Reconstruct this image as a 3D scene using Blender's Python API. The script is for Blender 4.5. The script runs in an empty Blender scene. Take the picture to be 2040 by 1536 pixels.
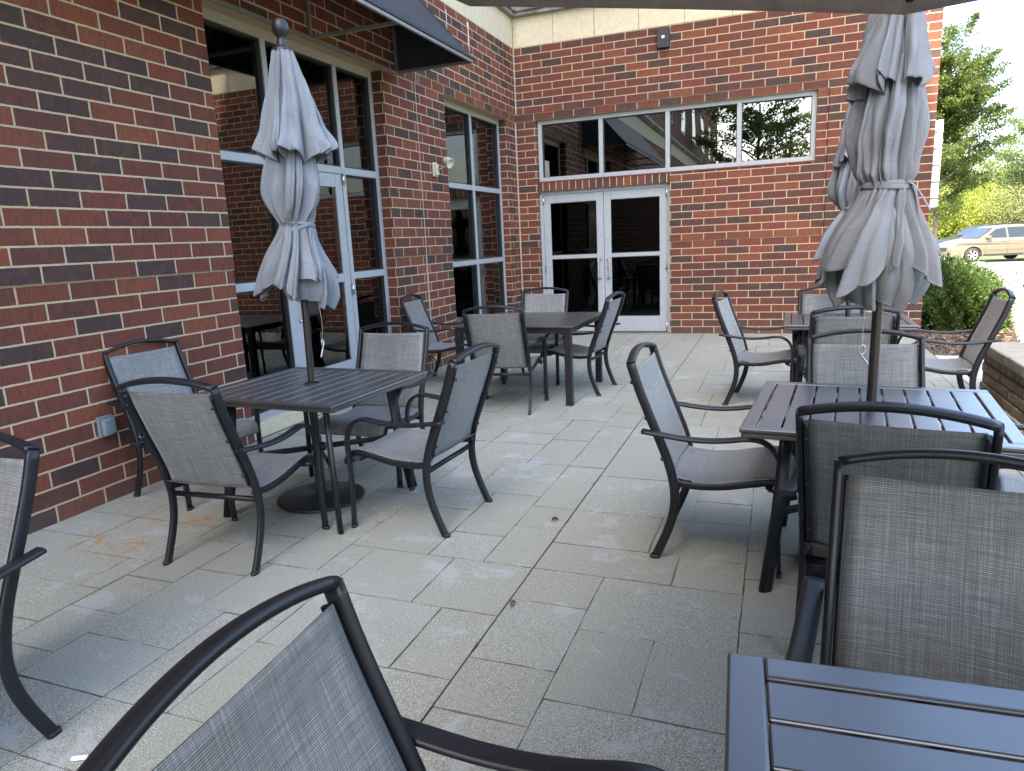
import bpy, math, random
import numpy as np
from mathutils import Vector, Matrix, noise as mnoise
random.seed(7); rng = np.random.default_rng(7)
C = bpy.context.scene.collection
PI = math.pi
BC = .1016      # brick course
SUN_EL, SUN_AZ = math.radians(50), math.radians(20)

# ---------------------------------------------------------------- materials
def new_mat(name):
    m = bpy.data.materials.new(name); m.use_nodes = True
    nt = m.node_tree; nt.nodes.clear()
    out = nt.nodes.new('ShaderNodeOutputMaterial')
    return m, nt, out
class NT:
    def __init__(s, name):
        s.m, s.t, s.out = new_mat(name)
    def n(s, typ, **kw):
        nd = s.t.nodes.new('ShaderNode' + typ)
        for k, v in kw.items():
            if k.startswith('i_'):
                key = k[2:]
                key = int(key) if key.isdigit() else key.replace('_', ' ')
                nd.inputs[key].default_value = v
            else: setattr(nd, k, v)
        return nd
    def l(s, a, b): s.t.links.new(a, b)
    def math(s, op, a, b=None, c=None, clamp=False):
        nd = s.n('Math', operation=op); nd.use_clamp = clamp
        for i, v in enumerate((a, b, c)):
            if v is None: continue
            if hasattr(v, 'is_output'): s.l(v, nd.inputs[i])
            else: nd.inputs[i].default_value = v
        return nd.outputs[0]
    def ramp(s, fac, stops, interp='LINEAR'):
        nd = s.n('ValToRGB'); cr = nd.color_ramp; cr.interpolation = interp
        while len(cr.elements) < len(stops): cr.elements.new(.5)
        for e, (p, c) in zip(cr.elements, stops):
            e.position = p; e.color = (*c, 1) if len(c) == 3 else c
        s.l(fac, nd.inputs[0]); return nd.outputs[0]
    def mix(s, fac, a, b, typ='MIX'):
        nd = s.n('MixRGB', blend_type=typ)
        for i, v in enumerate((fac, a, b)):
            if hasattr(v, 'is_output'): s.l(v, nd.inputs[i])
            else: nd.inputs[i].default_value = v if i == 0 else (*v, 1)
        return nd.outputs[0]
    def noise(s, vec, scale, detail=4, rough=.55, dist=0, out=0):
        nd = s.n('TexNoise'); nd.inputs['Scale'].default_value = scale; nd.inputs['Detail'].default_value = detail
        nd.inputs['Roughness'].default_value = rough; nd.inputs['Distortion'].default_value = dist
        if vec is not None: s.l(vec, nd.inputs['Vector'])
        return nd.outputs[out]
    def scale(s, vec, x, y, z):
        nd = s.n('VectorMath', operation='MULTIPLY'); s.l(vec, nd.inputs[0]); nd.inputs[1].default_value = (x, y, z); return nd.outputs[0]
    def bump(s, h, strength=.5, dist=.002, normal=None):
        nd = s.n('Bump'); nd.inputs['Strength'].default_value = strength; nd.inputs['Distance'].default_value = dist
        s.l(h, nd.inputs['Height'])
        if normal is not None: s.l(normal, nd.inputs['Normal'])
        return nd.outputs[0]
    def principled(s, color, rough=.5, metal=0, normal=None, spec=None, **kw):
        b = s.n('BsdfPrincipled')
        for key, v in (('Base Color', color), ('Roughness', rough), ('Metallic', metal)):
            if hasattr(v, 'is_output'): s.l(v, b.inputs[key])
            else: b.inputs[key].default_value = (*v, 1) if key == 'Base Color' else v
        if normal is not None: s.l(normal, b.inputs['Normal'])
        if spec is not None: b.inputs['Specular IOR Level'].default_value = spec
        for k, v in kw.items(): b.inputs[k.replace('_', ' ')].default_value = v
        s.l(b.outputs[0], s.out.inputs[0]); return b
    def pos(s): return s.n('NewGeometry').outputs['Position']
    def obj(s): return s.n('TexCoord').outputs['Object']

def mat_brick(name, offs=0.0, rowlock=False, scale=1.0):
    t = NT(name); g = t.n('NewGeometry')
    sp = t.n('SeparateXYZ'); t.l(g.outputs['Position'], sp.inputs[0])
    sn = t.n('SeparateXYZ'); t.l(g.outputs['True Normal'], sn.inputs[0])
    ax = t.math('ABSOLUTE', sn.outputs[0]); ay = t.math('ABSOLUTE', sn.outputs[1])
    u = t.math('ADD', t.math('MULTIPLY', sp.outputs[0], ay), t.math('MULTIPLY', sp.outputs[1], ax))
    u = t.math('ADD', u, offs)
    cv = t.n('CombineXYZ'); t.l(u, cv.inputs[0]); t.l(sp.outputs[2], cv.inputs[1])
    # wobble of the joints
    wob = t.noise(g.outputs['Position'], 38, 2); 
    wv = t.n('VectorMath', operation='MULTIPLY_ADD'); t.l(t.noise(g.outputs['Position'], 30, 3, out=1), wv.inputs[0])
    wv.inputs[1].default_value = (.0055, .0055, 0); t.l(cv.outputs[0], wv.inputs[2])
    br = t.n('TexBrick'); br.offset = 0 if rowlock else .5; br.squash = 1
    t.l(wv.outputs[0], br.inputs['Vector'])
    br.inputs['Color1'].default_value = (0, 0, 0, 1); br.inputs['Color2'].default_value = (1, 1, 1, 1); br.inputs['Mortar'].default_value = (.5, .5, .5, 1)
    br.inputs['Scale'].default_value = 1; br.inputs['Mortar Size'].default_value = .0068; br.inputs['Mortar Smooth'].default_value = .25
    br.inputs['Brick Width'].default_value = .1016 if rowlock else .3048; br.inputs['Row Height'].default_value = .4 if rowlock else BC
    rnd = t.n('SeparateColor'); t.l(br.outputs['Color'], rnd.inputs[0]); r = rnd.outputs[0]
    base = t.ramp(r, [(0, (.160, .049, .030)), (.18, (.125, .043, .030)), (.34, (.190, .062, .033)), (.48, (.098, .039, .031)), (.60, (.140, .045, .030)), (.74, (.070, .040, .034)), (.83, (.052, .037, .034)), (.92, (.060, .040, .033)), (1, (.168, .056, .030))], 'CONSTANT')
    st = t.n('CombineXYZ'); t.l(t.math('MULTIPLY', u, 150), st.inputs[0]); t.l(t.math('MULTIPLY', sp.outputs[2], 16), st.inputs[1]); t.l(t.math('MULTIPLY', r, 40), st.inputs[2])
    stri = t.noise(st.outputs[0], 1, 3, .6)
    cl = t.noise(g.outputs['Position'], 14, 4, .6)
    col = t.mix(t.math('MULTIPLY', t.math('SUBTRACT', stri, .42, clamp=True), 2.2, clamp=True), base, (.042, .023, .022))
    col = t.mix(t.math('MULTIPLY', t.math('SUBTRACT', cl, .5, clamp=True), 1.6, clamp=True), col, (.20, .058, .032))
    # slow weathering over the whole wall
    big = t.noise(g.outputs['Position'], .8, 4, .6)
    col = t.mix(t.math('MULTIPLY', t.math('SUBTRACT', big, .45, clamp=True), 1.2, clamp=True), col, (.075, .03, .026))
    dirt = t.math('MULTIPLY', t.math('SUBTRACT', .26, sp.outputs[2], clamp=True), 2.2, clamp=True)
    dirt = t.math('MULTIPLY', dirt, t.noise(g.outputs['Position'], 9, 4))
    col = t.mix(dirt, col, (.10, .085, .07))
    mcol = t.mix(t.noise(g.outputs['Position'], 60, 3), (.34, .26, .155), (.52, .42, .27))
    mcol = t.mix(t.math('MULTIPLY', t.math('SUBTRACT', big, .48, clamp=True), 2.0, clamp=True), mcol, (.27, .205, .14))
    col = t.mix(br.outputs['Fac'], col, mcol)
    h = t.math('SUBTRACT', t.math('ADD', t.math('MULTIPLY', stri, .28), t.math('MULTIPLY', t.noise(g.outputs['Position'], 90, 4), .22)), t.math('MULTIPLY', br.outputs['Fac'], .9))
    t.principled(col, .88, normal=t.bump(h, .85, .006), spec=.25)
    return t.m

def mat_simple(name, col, rough=.5, metal=0, var=.12, bscale=40, bstr=.1, spec=None, col2=None, bdist=.001, **kw):
    t = NT(name); o = t.obj()
    n = t.noise(o, bscale * .3, 5, .6)
    c2 = col2 or tuple(v * (1 + var) for v in col); c1 = col if col2 else tuple(v * (1 - var) for v in col)
    c = t.mix(t.ramp(n, [(.3, (0, 0, 0)), (.7, (1, 1, 1))]), c1, c2)
    t.principled(c, rough, metal, normal=t.bump(t.noise(o, bscale, 4), bstr, bdist), spec=spec, **kw)
    return t.m

def mat_frame(name, col, rough=.42, scuff=.5):
    t = NT(name); o = t.obj()
    n = t.noise(o, 22, 5, .7); sc = t.noise(t.scale(o, 1, 1, .3), 90, 4, .7)
    c = t.mix(n, tuple(v * .8 for v in col), tuple(v * 1.25 for v in col))
    m = t.ramp(sc, [(.62, (0, 0, 0)), (.78, (1, 1, 1))])
    c = t.mix(t.math('MULTIPLY', m, .35 * scuff), c, (.12, .115, .11))
    r = t.math('ADD', rough - .06, t.math('MULTIPLY', n, .16))
    t.principled(c, r, 0, normal=t.bump(t.noise(o, 420, 2), .06, .0006), spec=.38)
    return t.m

def mat_fabric(name):
    t = NT(name); uv = t.n('UVMap').outputs[0]
    sp = t.n('SeparateXYZ'); t.l(uv, sp.inputs[0])
    a = t.noise(t.scale(uv, 7, 620, 1), 1, 2, .6)      # weft, slubbed
    a2 = t.noise(t.scale(uv, 9, 260, 1), 1, 2, .6)
    b = t.noise(t.scale(uv, 560, 6, 1), 1, 2, .6)      # warp
    b2 = t.noise(t.scale(uv, 210, 5, 1), 1, 1, .5)
    w1 = t.n('TexWave', wave_type='BANDS', bands_direction='X', wave_profile='SIN'); w1.inputs['Scale'].default_value = 125; t.l(uv, w1.inputs[0])
    w2 = t.n('TexWave', wave_type='BANDS', bands_direction='Y', wave_profile='SIN'); w2.inputs['Scale'].default_value = 78; t.l(uv, w2.inputs[0])
    grid = t.math('MULTIPLY', w1.outputs['Fac'], w2.outputs['Fac'])
    v = t.math('ADD', t.math('MULTIPLY', a, .42), t.math('MULTIPLY', a2, .42)); v = t.math('ADD', v, t.math('MULTIPLY', w2.outputs['Fac'], .10))
    v = t.math('ADD', v, t.math('MULTIPLY', b, .48)); v = t.math('ADD', v, t.math('MULTIPLY', b2, .30))
    v = t.math('ADD', v, t.math('MULTIPLY', grid, .22))
    c = t.ramp(t.math('SUBTRACT', v, .55), [(.27, (.085, .09, .085)), (.42, (.205, .213, .206)), (.55, (.335, .345, .338)), (.70, (.60, .615, .605))])
    c = t.mix(t.math('MULTIPLY', t.noise(uv, 6, 4), .25), c, (.18, .18, .165))
    bs = t.n('BsdfPrincipled'); t.l(c, bs.inputs['Base Color']); bs.inputs['Roughness'].default_value = .5; bs.inputs['Specular IOR Level'].default_value = .6
    bs.inputs['Sheen Weight'].default_value = .25
    t.l(t.bump(v, .5, .0012), bs.inputs['Normal'])
    tr = t.n('BsdfTranslucent'); t.l(t.mix(.5, c, (.3, .3, .28)), tr.inputs[0])
    mx = t.n('MixShader'); mx.inputs[0].default_value = .16; t.l(bs.outputs[0], mx.inputs[1]); t.l(tr.outputs[0], mx.inputs[2])
    tp = t.n('BsdfTransparent'); m2 = t.n('MixShader')
    hole = t.math('MULTIPLY', t.math('LESS_THAN', grid, .12), .16); t.l(hole, m2.inputs[0]); t.l(mx.outputs[0], m2.inputs[1]); t.l(tp.outputs[0], m2.inputs[2])
    t.l(m2.outputs[0], t.out.inputs[0]); return t.m

def mat_canvas(name, col, trans=.15):
    t = NT(name); uv = t.n('UVMap').outputs[0]; o = t.obj()
    a = t.noise(t.scale(uv, 16, 950, 1), 1, 3, .65); b = t.noise(t.scale(uv, 950, 12, 1), 1, 2, .6)
    v = t.math('ADD', t.math('MULTIPLY', a, .6), t.math('MULTIPLY', b, .4))
    c = t.mix(t.ramp(v, [(.36, (0, 0, 0)), (.66, (1, 1, 1))]), tuple(x * .80 for x in col), tuple(x * 1.14 for x in col))
    st = t.noise(o, 5, 5, .65)
    c = t.mix(t.math('MULTIPLY', t.ramp(st, [(.48, (0, 0, 0)), (.72, (1, 1, 1))]), .22), c, (.27, .24, .22))
    # stitched hem lines
    bs = t.n('BsdfPrincipled'); t.l(c, bs.inputs['Base Color']); bs.inputs['Roughness'].default_value = .85; bs.inputs['Specular IOR Level'].default_value = .2
    h = t.math('ADD', t.math('MULTIPLY', v, .25), t.noise(t.scale(o, 1, 1, .45), 26, 4, .5))
    t.l(t.bump(h, .6, .008), bs.inputs['Normal'])
    tr = t.n('BsdfTranslucent'); t.l(c, tr.inputs[0]); mx = t.n('MixShader'); mx.inputs[0].default_value = trans
    t.l(bs.outputs[0], mx.inputs[1]); t.l(tr.outputs[0], mx.inputs[2]); t.l(mx.outputs[0], t.out.inputs[0]); return t.m

def mat_glass(name, ior=1.75, tint=(.42, .45, .44), wav=.0):
    t = NT(name); o = t.pos()
    gl = t.n('BsdfGlossy'); gl.inputs['Roughness'].default_value = .0; gl.inputs['Color'].default_value = (.93, .96, .95, 1)
    tp = t.n('BsdfTransparent'); tp.inputs[0].default_value = (*tint, 1)
    fr = t.n('Fresnel'); fr.inputs['IOR'].default_value = ior
    nm = t.bump(t.noise(o, 1.3, 1), wav, .02) if wav else None
    if nm is not None: t.l(nm, gl.inputs['Normal'])
    lw = t.math('ADD', fr.outputs[0], 0, clamp=True)
    mx = t.n('MixShader'); t.l(lw, mx.inputs[0]); t.l(tp.outputs[0], mx.inputs[1]); t.l(gl.outputs[0], mx.inputs[2])
    t.l(mx.outputs[0], t.out.inputs[0]); return t.m

def mat_patio():
    t = NT('stamped_concrete'); p = t.pos()
    tint = t.n('Attribute', attribute_name='tint').outputs['Fac']; grv = t.n('Attribute', attribute_name='groove').outputs['Fac']
    c = t.ramp(tint, [(0, (.272, .272, .224)), (.5, (.288, .289, .242)), (1, (.302, .304, .262))])
    ag = t.noise(p, 240, 2, .9); ag2 = t.noise(p, 90, 4, .7)
    expo = t.ramp(t.noise(p, 1.7, 5, .6), [(.45, (1, 1, 1)), (.66, (.5, .5, .5))])
    c = t.mix(t.math('MULTIPLY', expo, t.ramp(ag, [(.40, (1, 1, 1)), (.50, (0, 0, 0))])), c, (.125, .125, .095))
    c = t.mix(t.math('MULTIPLY', expo, t.ramp(ag, [(.55, (0, 0, 0)), (.64, (1, 1, 1))])), c, (.62, .61, .50))
    c = t.mix(t.ramp(ag2, [(.35, (.35, .35, .35)), (.6, (0, 0, 0))]), c, (.16, .162, .13))
    bl = t.ramp(t.noise(p, 2.9, 8, .70, .3), [(.565, (0, 0, 0)), (.60, (1, 1, 1))])
    c = t.mix(t.math('MULTIPLY', bl, .55), c, (.345, .352, .350))
    big = t.noise(p, .55, 4, .6)
    c = t.mix(t.ramp(big, [(.45, (0, 0, 0)), (.70, (.4, .4, .4))]), c, (.21, .21, .175))
    streak = t.noise(t.scale(p, 2.4, 9, 1), 1, 5, .65, .8)
    c = t.mix(t.ramp(streak, [(.62, (0, 0, 0)), (.72, (.3, .3, .3))]), c, (.36, .37, .34))
    # rust stains at fixed places
    for (x, y, r, k) in ((.43, -7.88, .16, .8), (.66, -7.90, .17, .95), (.78, -7.54, .14, .9), (.30, -8.35, .16, .55), (1.1, -8.2, .12, .35), (2.25, -6.95, .07, .6), (2.40, -.22, .13, .6), (.52, -7.6, .25, .4)):
        d = t.n('VectorMath', operation='DISTANCE'); t.l(p, d.inputs[0]); d.inputs[1].default_value = (x, y, 0)
        f = t.math('SUBTRACT', 1, t.math('DIVIDE', d.outputs['Value'], r), clamp=True)
        f = t.math('MULTIPLY', f, t.ramp(t.noise(p, 17, 5, .7), [(.48, (0, 0, 0)), (.62, (1, 1, 1))]))
        c = t.mix(t.math('MULTIPLY', f, k * 1.6, clamp=True), c, (.33, .155, .04))
    c = t.mix(t.math('MULTIPLY', grv, t.math('ADD', .35, t.math('MULTIPLY', t.noise(p, 5, 3), .9)), clamp=True), c, (.085, .084, .068))
    h = t.math('ADD', t.math('MULTIPLY', t.math('MULTIPLY', ag, expo), .5), t.math('MULTIPLY', t.noise(p, 12, 6, .6), 1.3))
    t.principled(c, .85, normal=t.bump(h, .5, .0035), spec=.3); return t.m

M = {}
M['brick'] = mat_brick('red_brick'); M['rowlock'] = mat_brick('soldier_brick', rowlock=True)
M['stone'] = mat_simple('cast_stone', (.50, .43, .28), .85, var=.1, bscale=60, bstr=.3, col2=(.58, .52, .38))
M['coping'] = mat_simple('weathered_coping', (.09, .088, .08), .9, bscale=16, bstr=.6, col2=(.34, .33, .30))
M['mortar'] = mat_simple('pale_caulk', (.40, .34, .26), .85)
M['alu'] = mat_frame('painted_aluminium', (.31, .33, .338), .38, .15)
M['alu_tan'] = mat_frame('tan_aluminium', (.30, .285, .24), .4, .15)
M['glass'] = mat_glass('window_glass', 1.9, (.72, .76, .75), .008)
M['glass_dark'] = mat_glass('reflective_glass', 2.7, (.06, .065, .07), .05)
M['glass_door'] = mat_glass('door_glass', 1.38, (.05, .05, .065))
M['gasket'] = mat_simple('black_gasket', (.012, .012, .013), .6)
M['steel'] = mat_simple('brushed_steel', (.55, .54, .52), .28, 1, bscale=200, bstr=.05)
M['rusty'] = mat_simple('old_galvanised_steel', (.16, .155, .15), .55, .4, col2=(.24, .22, .20), bscale=60, bstr=.3)
M['brass'] = mat_simple('brass', (.55, .36, .12), .35, 1)
M['chair'] = mat_frame('charcoal_powder_coat', (.0085, .0095, .0125), .37)
M['table'] = mat_frame('dark_table_paint', (.0105, .010, .012), .40, .4)
M['tabletop'] = None
M['fabric'] = mat_fabric('woven_sling'); M['canvas'] = mat_canvas('grey_canvas', (.225, .245, .268)); M['canvas_taupe'] = mat_canvas('taupe_canvas', (.41, .37, .345), .72)
M['awning'] = mat_simple('black_awning_cloth', (.011, .0135, .018), .75, bscale=300, bstr=.4, col2=(.018, .021, .026))
M['pole'] = mat_simple('bronze_pole', (.014, .012, .011), .38, bscale=30, bstr=.05)
M['black'] = mat_simple('black_iron', (.010, .0105, .012), .42)
M['blackplastic'] = mat_simple('black_plastic', (.012, .012, .013), .5)
M['patio'] = mat_patio()
M['interior'] = mat_simple('room_paint', (.70, .71, .67), .9)
M['interior_floor'] = mat_simple('room_carpet', (.12, .14, .16), .9)
M['curtain'] = mat_simple('curtain_cloth', (.55, .55, .50), .9)
M['beige'] = mat_simple('cream_plastic', (.55, .50, .38), .5, bscale=30)
M['greybox'] = mat_simple('grey_outlet_cover', (.15, .18, .19), .45)
M['white'] = mat_simple('white_paint', (.66, .66, .63), .6)
M['concrete'] = mat_simple('plain_concrete', (.34, .32, .27), .9, col2=(.48, .45, .40), bscale=40, bstr=.4)
M['asphalt'] = mat_simple('asphalt', (.11, .10, .10), .9, col2=(.17, .155, .15), bscale=80, bstr=.5)
M['earth'] = mat_simple('dry_earth', (.06, .045, .03), .95, col2=(.11, .08, .055), bscale=60, bstr=.8, bdist=.01)
M['block'] = mat_simple('tan_wall_block', (.18, .145, .105), .95, col2=(.29, .235, .175), bscale=55, bstr=.9, bdist=.006)
M['bark'] = mat_simple('bark', (.11, .09, .07), .95, col2=(.20, .17, .14), bscale=50, bstr=.9, bdist=.01)
M['paper'] = mat_simple('white_paper', (.75, .75, .73), .8)
def mat_leaf(name, a, b, trans=.35):
    t = NT(name); rn = t.n('Attribute', attribute_name='tint').outputs['Fac']
    c = t.mix(rn, a, b)
    bs = t.n('BsdfPrincipled'); t.l(c, bs.inputs['Base Color']); bs.inputs['Roughness'].default_value = .55
    tr = t.n('BsdfTranslucent'); t.l(t.mix(.6, c, (.25, .32, .03), 'MIX'), tr.inputs[0])
    mx = t.n('MixShader'); mx.inputs[0].default_value = trans; t.l(bs.outputs[0], mx.inputs[1]); t.l(tr.outputs[0], mx.inputs[2]); t.l(mx.outputs[0], t.out.inputs[0]); return t.m
M['leaf'] = mat_leaf('ash_leaves', (.035, .062, .018), (.11, .14, .03), .45)
M['leaf_yew'] = mat_leaf('yew_needles', (.024, .05, .014), (.08, .135, .028), .25)
M['leaf_willow'] = mat_leaf('willow_leaves', (.18, .22, .03), (.32, .34, .06), .55)
M['leaf_far'] = mat_leaf('far_leaves', (.07, .11, .05), (.15, .19, .07), .4)
M['leaf_juniper'] = mat_leaf('juniper_leaves', (.09, .11, .04), (.19, .19, .07), .35)
M['chip'] = mat_leaf('wood_chips', (.045, .030, .02), (.19, .125, .075), .0)
M['grit'] = mat_leaf('pale_grit', (.12, .10, .08), (.60, .57, .48), .0)
M['grass'] = mat_simple('lawn', (.05, .08, .02), .95, col2=(.09, .12, .035), bscale=60, bstr=.8, bdist=.02)
M['carpaint'] = mat_simple('gold_car_paint', (.19, .162, .12), .32, .5, var=.02, bstr=0)
M['cardark'] = mat_simple('dark_car_paint', (.012, .014, .02), .25, .3, var=.02, bstr=0)
M['carglass'] = mat_simple('car_glass', (.02, .026, .032), .08, var=0, bstr=0)
M['rubber'] = mat_simple('tyre_rubber', (.018, .018, .018), .8)
M['rim'] = mat_simple('alloy_rim', (.6, .6, .6), .3, .9)
M['lamp_glass'] = mat_simple('headlight_lens', (.6, .58, .5), .15)

def mat_tabletop():
    t = NT('worn_tabletop_paint'); o = t.obj()
    n = t.noise(o, 7, 5, .65); sc = t.noise(t.scale(o, 1, 8, 1), 14, 5, .7, 1.5)
    c = t.mix(n, (.014, .0135, .0155), (.022, .0213, .0235))
    m = t.ramp(sc, [(.60, (0, 0, 0)), (.72, (1, 1, 1))])
    c = t.mix(t.math('MULTIPLY', t.math('MULTIPLY', m, t.ramp(t.noise(o, 3, 2), [(.5, (0, 0, 0)), (.62, (1, 1, 1))])), .45), c, (.16, .158, .155))
    r = t.math('ADD', .30, t.math('MULTIPLY', n, .22)); r = t.math('ADD', r, t.math('MULTIPLY', m, .06))
    t.principled(c, r, 0, normal=t.bump(t.noise(o, 300, 2), .05, .0006), spec=1.0, Coat_Weight=.75, Coat_Roughness=.30, Coat_IOR=1.7); return t.m
M['tabletop'] = mat_tabletop()

# ---------------------------------------------------------------- mesh helpers
class MB:
    def __init__(s): s.v = []; s.f = []; s.uv = None; s.smooth = []
    def add(s, vs, fs, smooth=False):
        o = len(s.v); s.v += [tuple(v) for v in vs]; s.f += [tuple(i + o for i in f) for f in fs]; s.smooth += [smooth] * len(fs)
    def box(s, x0, x1, y0, y1, z0, z1):
        vs = [(x, y, z) for z in (z0, z1) for y in (y0, y1) for x in (x0, x1)]
        s.add(vs, [(0, 2, 3, 1), (4, 5, 7, 6), (0, 1, 5, 4), (2, 6, 7, 3), (0, 4, 6, 2), (1, 3, 7, 5)])
    def rbox(s, c, size, rot=0, mat=None):
        hx, hy, hz = [q / 2 for q in size]; R = mat or Matrix.Rotation(rot, 3, 'Z'); c = Vector(c)
        vs = [c + R @ Vector((x, y, z)) for z in (-hz, hz) for y in (-hy, hy) for x in (-hx, hx)]
        s.add(vs, [(0, 2, 3, 1), (4, 5, 7, 6), (0, 1, 5, 4), (2, 6, 7, 3), (0, 4, 6, 2), (1, 3, 7, 5)])
    def sweep(s, path, a, b, lat=None, n=12, p=3.2, widths=None, cap=True):
        """superellipse section, half-width a along lat, b across; planar path with constant lat or free"""
        P = [Vector(q) for q in path]; m = len(P); vs = []
        for i in range(m):
            T = (P[min(i + 1, m - 1)] - P[max(i - 1, 0)]).normalized()
            if lat is not None: L = Vector(lat)
            else:
                up = Vector((0, 0, 1)) if abs(T.z) < .9 else Vector((1, 0, 0)); L = T.cross(up).normalized()
            L = (L - T * L.dot(T)).normalized(); N = T.cross(L)
            k = widths[i] if widths else 1
            for j in range(n):
                an = 2 * PI * (j + .5) / n; ca, sa = math.cos(an), math.sin(an)
                x = math.copysign(abs(ca) ** (2 / p), ca) * a * k; y = math.copysign(abs(sa) ** (2 / p), sa) * b
                vs.append(P[i] + L * x + N * y)
        fs = []
        for i in range(m - 1):
            for j in range(n):
                q = (j + 1) % n; fs.append((i * n + j, i * n + q, (i + 1) * n + q, (i + 1) * n + j))
        s.add(vs, fs, True)
        if cap:
            o = len(s.v) - m * n
            s.f += [tuple(o + j for j in range(n))[::-1], tuple(o + (m - 1) * n + j for j in range(n))]; s.smooth += [False, False]
    def lathe(s, prof, c=(0, 0, 0), n=24, axis='Z'):
        vs = []; m = len(prof)
        for r, z in prof:
            for j in range(n):
                a = 2 * PI * j / n; x, y = r * math.cos(a), r * math.sin(a)
                v = (x, y, z) if axis == 'Z' else ((x, z, y) if axis == 'Y' else (z, x, y))
                vs.append((v[0] + c[0], v[1] + c[1], v[2] + c[2]))
        s.add(vs, [(i * n + j, i * n + (j + 1) % n, (i + 1) * n + (j + 1) % n, (i + 1) * n + j) for i in range(m - 1) for j in range(n)], True)
    def build(s, name, mat, parent=None, bevel=0, loc=None, seg=2):
        me = bpy.data.meshes.new(name); me.from_pydata(s.v, [], s.f); me.validate(); me.update()
        if len(s.smooth) == len(me.polygons): me.polygons.foreach_set('use_smooth', s.smooth)
        me.materials.append(mat)
        o = bpy.data.objects.new(name, me); C.objects.link(o)
        if parent: o.parent = parent
        if loc: o.location = loc
        if bevel:
            bm = o.modifiers.new('bevel', 'BEVEL'); bm.width = bevel; bm.segments = seg; bm.limit_method = 'ANGLE'; bm.angle_limit = math.radians(40); bm.harden_normals = False
        return o
def grid_mesh(name, V, UV, mat, parent=None, closed=False, solid=0, smooth=True, center=None):
    """V: (rows, cols, 3) array"""
    r, c = V.shape[:2]; vs = V.reshape(-1, 3); fs = []
    cc = c if closed else c - 1
    for i in range(r - 1):
        for j in range(cc):
            q = (j + 1) % c; fs.append((i * c + j, i * c + q, (i + 1) * c + q, (i + 1) * c + j))
    me = bpy.data.meshes.new(name); me.from_pydata([tuple(v) for v in vs], [], fs); me.update()
    me.polygons.foreach_set('use_smooth', [smooth] * len(fs))
    ul = me.uv_layers.new(name='UVMap'); idx = np.empty(len(me.loops), dtype=np.int32); me.loops.foreach_get('vertex_index', idx)
    uv = UV.reshape(-1, 2)[idx].astype(np.float32)
    ul.data.foreach_set('uv', uv.ravel()); me.materials.append(mat)
    o = bpy.data.objects.new(name, me); C.objects.link(o)
    if parent: o.parent = parent
    if solid:
        m = o.modifiers.new('thick', 'SOLIDIFY'); m.thickness = solid; m.offset = 0
    return o
def cr(pts, n=6):
    """Catmull-Rom resample"""
    P = [Vector(p) for p in pts]; P = [P[0] * 2 - P[1]] + P + [P[-1] * 2 - P[-2]]; out = []
    for i in range(1, len(P) - 2):
        for k in range(n):
            t = k / n; a, b, c, d = P[i - 1:i + 3]
            out.append(.5 * ((2 * b) + (c - a) * t + (2 * a - 5 * b + 4 * c - d) * t * t + (3 * b - a - 3 * c + d) * t ** 3))
    out.append(P[-2]); return out
def tag(o, label=None, cat=None, group=None, kind=None):
    if label: o['label'] = label
    if cat: o['category'] = cat
    if group: o['group'] = group
    if kind: o['kind'] = kind
    return o
def empty(name, loc=(0, 0, 0), rz=0, label=None, cat=None, group=None):
    o = bpy.data.objects.new(name, None); C.objects.link(o); o.location = loc; o.rotation_euler = (0, 0, rz); o.empty_display_size = .1
    return tag(o, label, cat, group)
def copy_tree(o, parent=None):
    c = o.copy(); C.objects.link(c)
    if parent: c.parent = parent
    for ch in list(o.children): copy_tree(ch, c)
    return c

# ---------------------------------------------------------------- building
B = empty('brick_building', (0, 0, 0), 0, 'red and dark brown brick building with cream stone band around the patio', 'building')
def R3(m, x0, x1, y0, y1, z0, z1): m.box(x0, x1, y0, y1, z0, z1)
ZH = 31 * BC; ZB = 32 * BC; ZS = 41 * BC; ZT = 45 * BC; ZL = 13 * BC
YE = -40.0
# left wall, seen face near x=0
w = MB()
T = -.32
def lseg(y0, y1, z0=0.0, z1=ZH):
    if z0 < ZL: w.box(T, 0, y0, y1, z0, min(ZL, z1))
    if z1 > ZL: w.box(T, .012, y0, y1, max(ZL, z0), z1)
lseg(YE, -6.17); lseg(-3.83, -2.44); lseg(-.41, .35)
w.box(T, .020, YE, .3, ZH, ZB); w.box(T, .030, YE, .3, ZB, ZS)
w.build('wall', M['brick'], B, bevel=.0015, seg=1)
# back wall, seen face near y=0
w = MB()
XR = 5.48; XP = 4.28
def bseg(x0, x1, z0=0.0, z1=ZH, pier=False):
    f = -.036 if pier else -.012; g = -.024 if pier else 0
    if z0 < ZL: w.box(x0, x1, g, .32, z0, min(ZL, z1))
    if z1 > ZL: w.box(x0, x1, f, .32, max(ZL, z0), z1)
bseg(-.0, .325); bseg(2.275, 4.14, 0, 22.4 * BC); bseg(4.14, XP); bseg(XP, XR, pier=True, z1=ZB)
w.box(0, XP, -.024, .32, ZH, ZB); w.box(0, XR, -.036, .32, ZB, ZS)
# return wall running back from the corner pier
w.box(XR - .32, XR, .32, 14, 0, ZS)
w.build('wall', M['brick'], B, bevel=.0015, seg=1)
w = MB(); w.box(.325, 2.275, -.014, .32, 21 * BC, 22.25 * BC); w.build('soldier_course', M['rowlock'], B, bevel=.0015, seg=1)
w = MB(); w.box(.325, 4.14, -.022, .2, 22.25 * BC, 22.43 * BC); w.build('window_sill', mat_simple('red_sill', (.13, .04, .032), .8, bscale=40, bstr=.4), B, bevel=.003)
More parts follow.
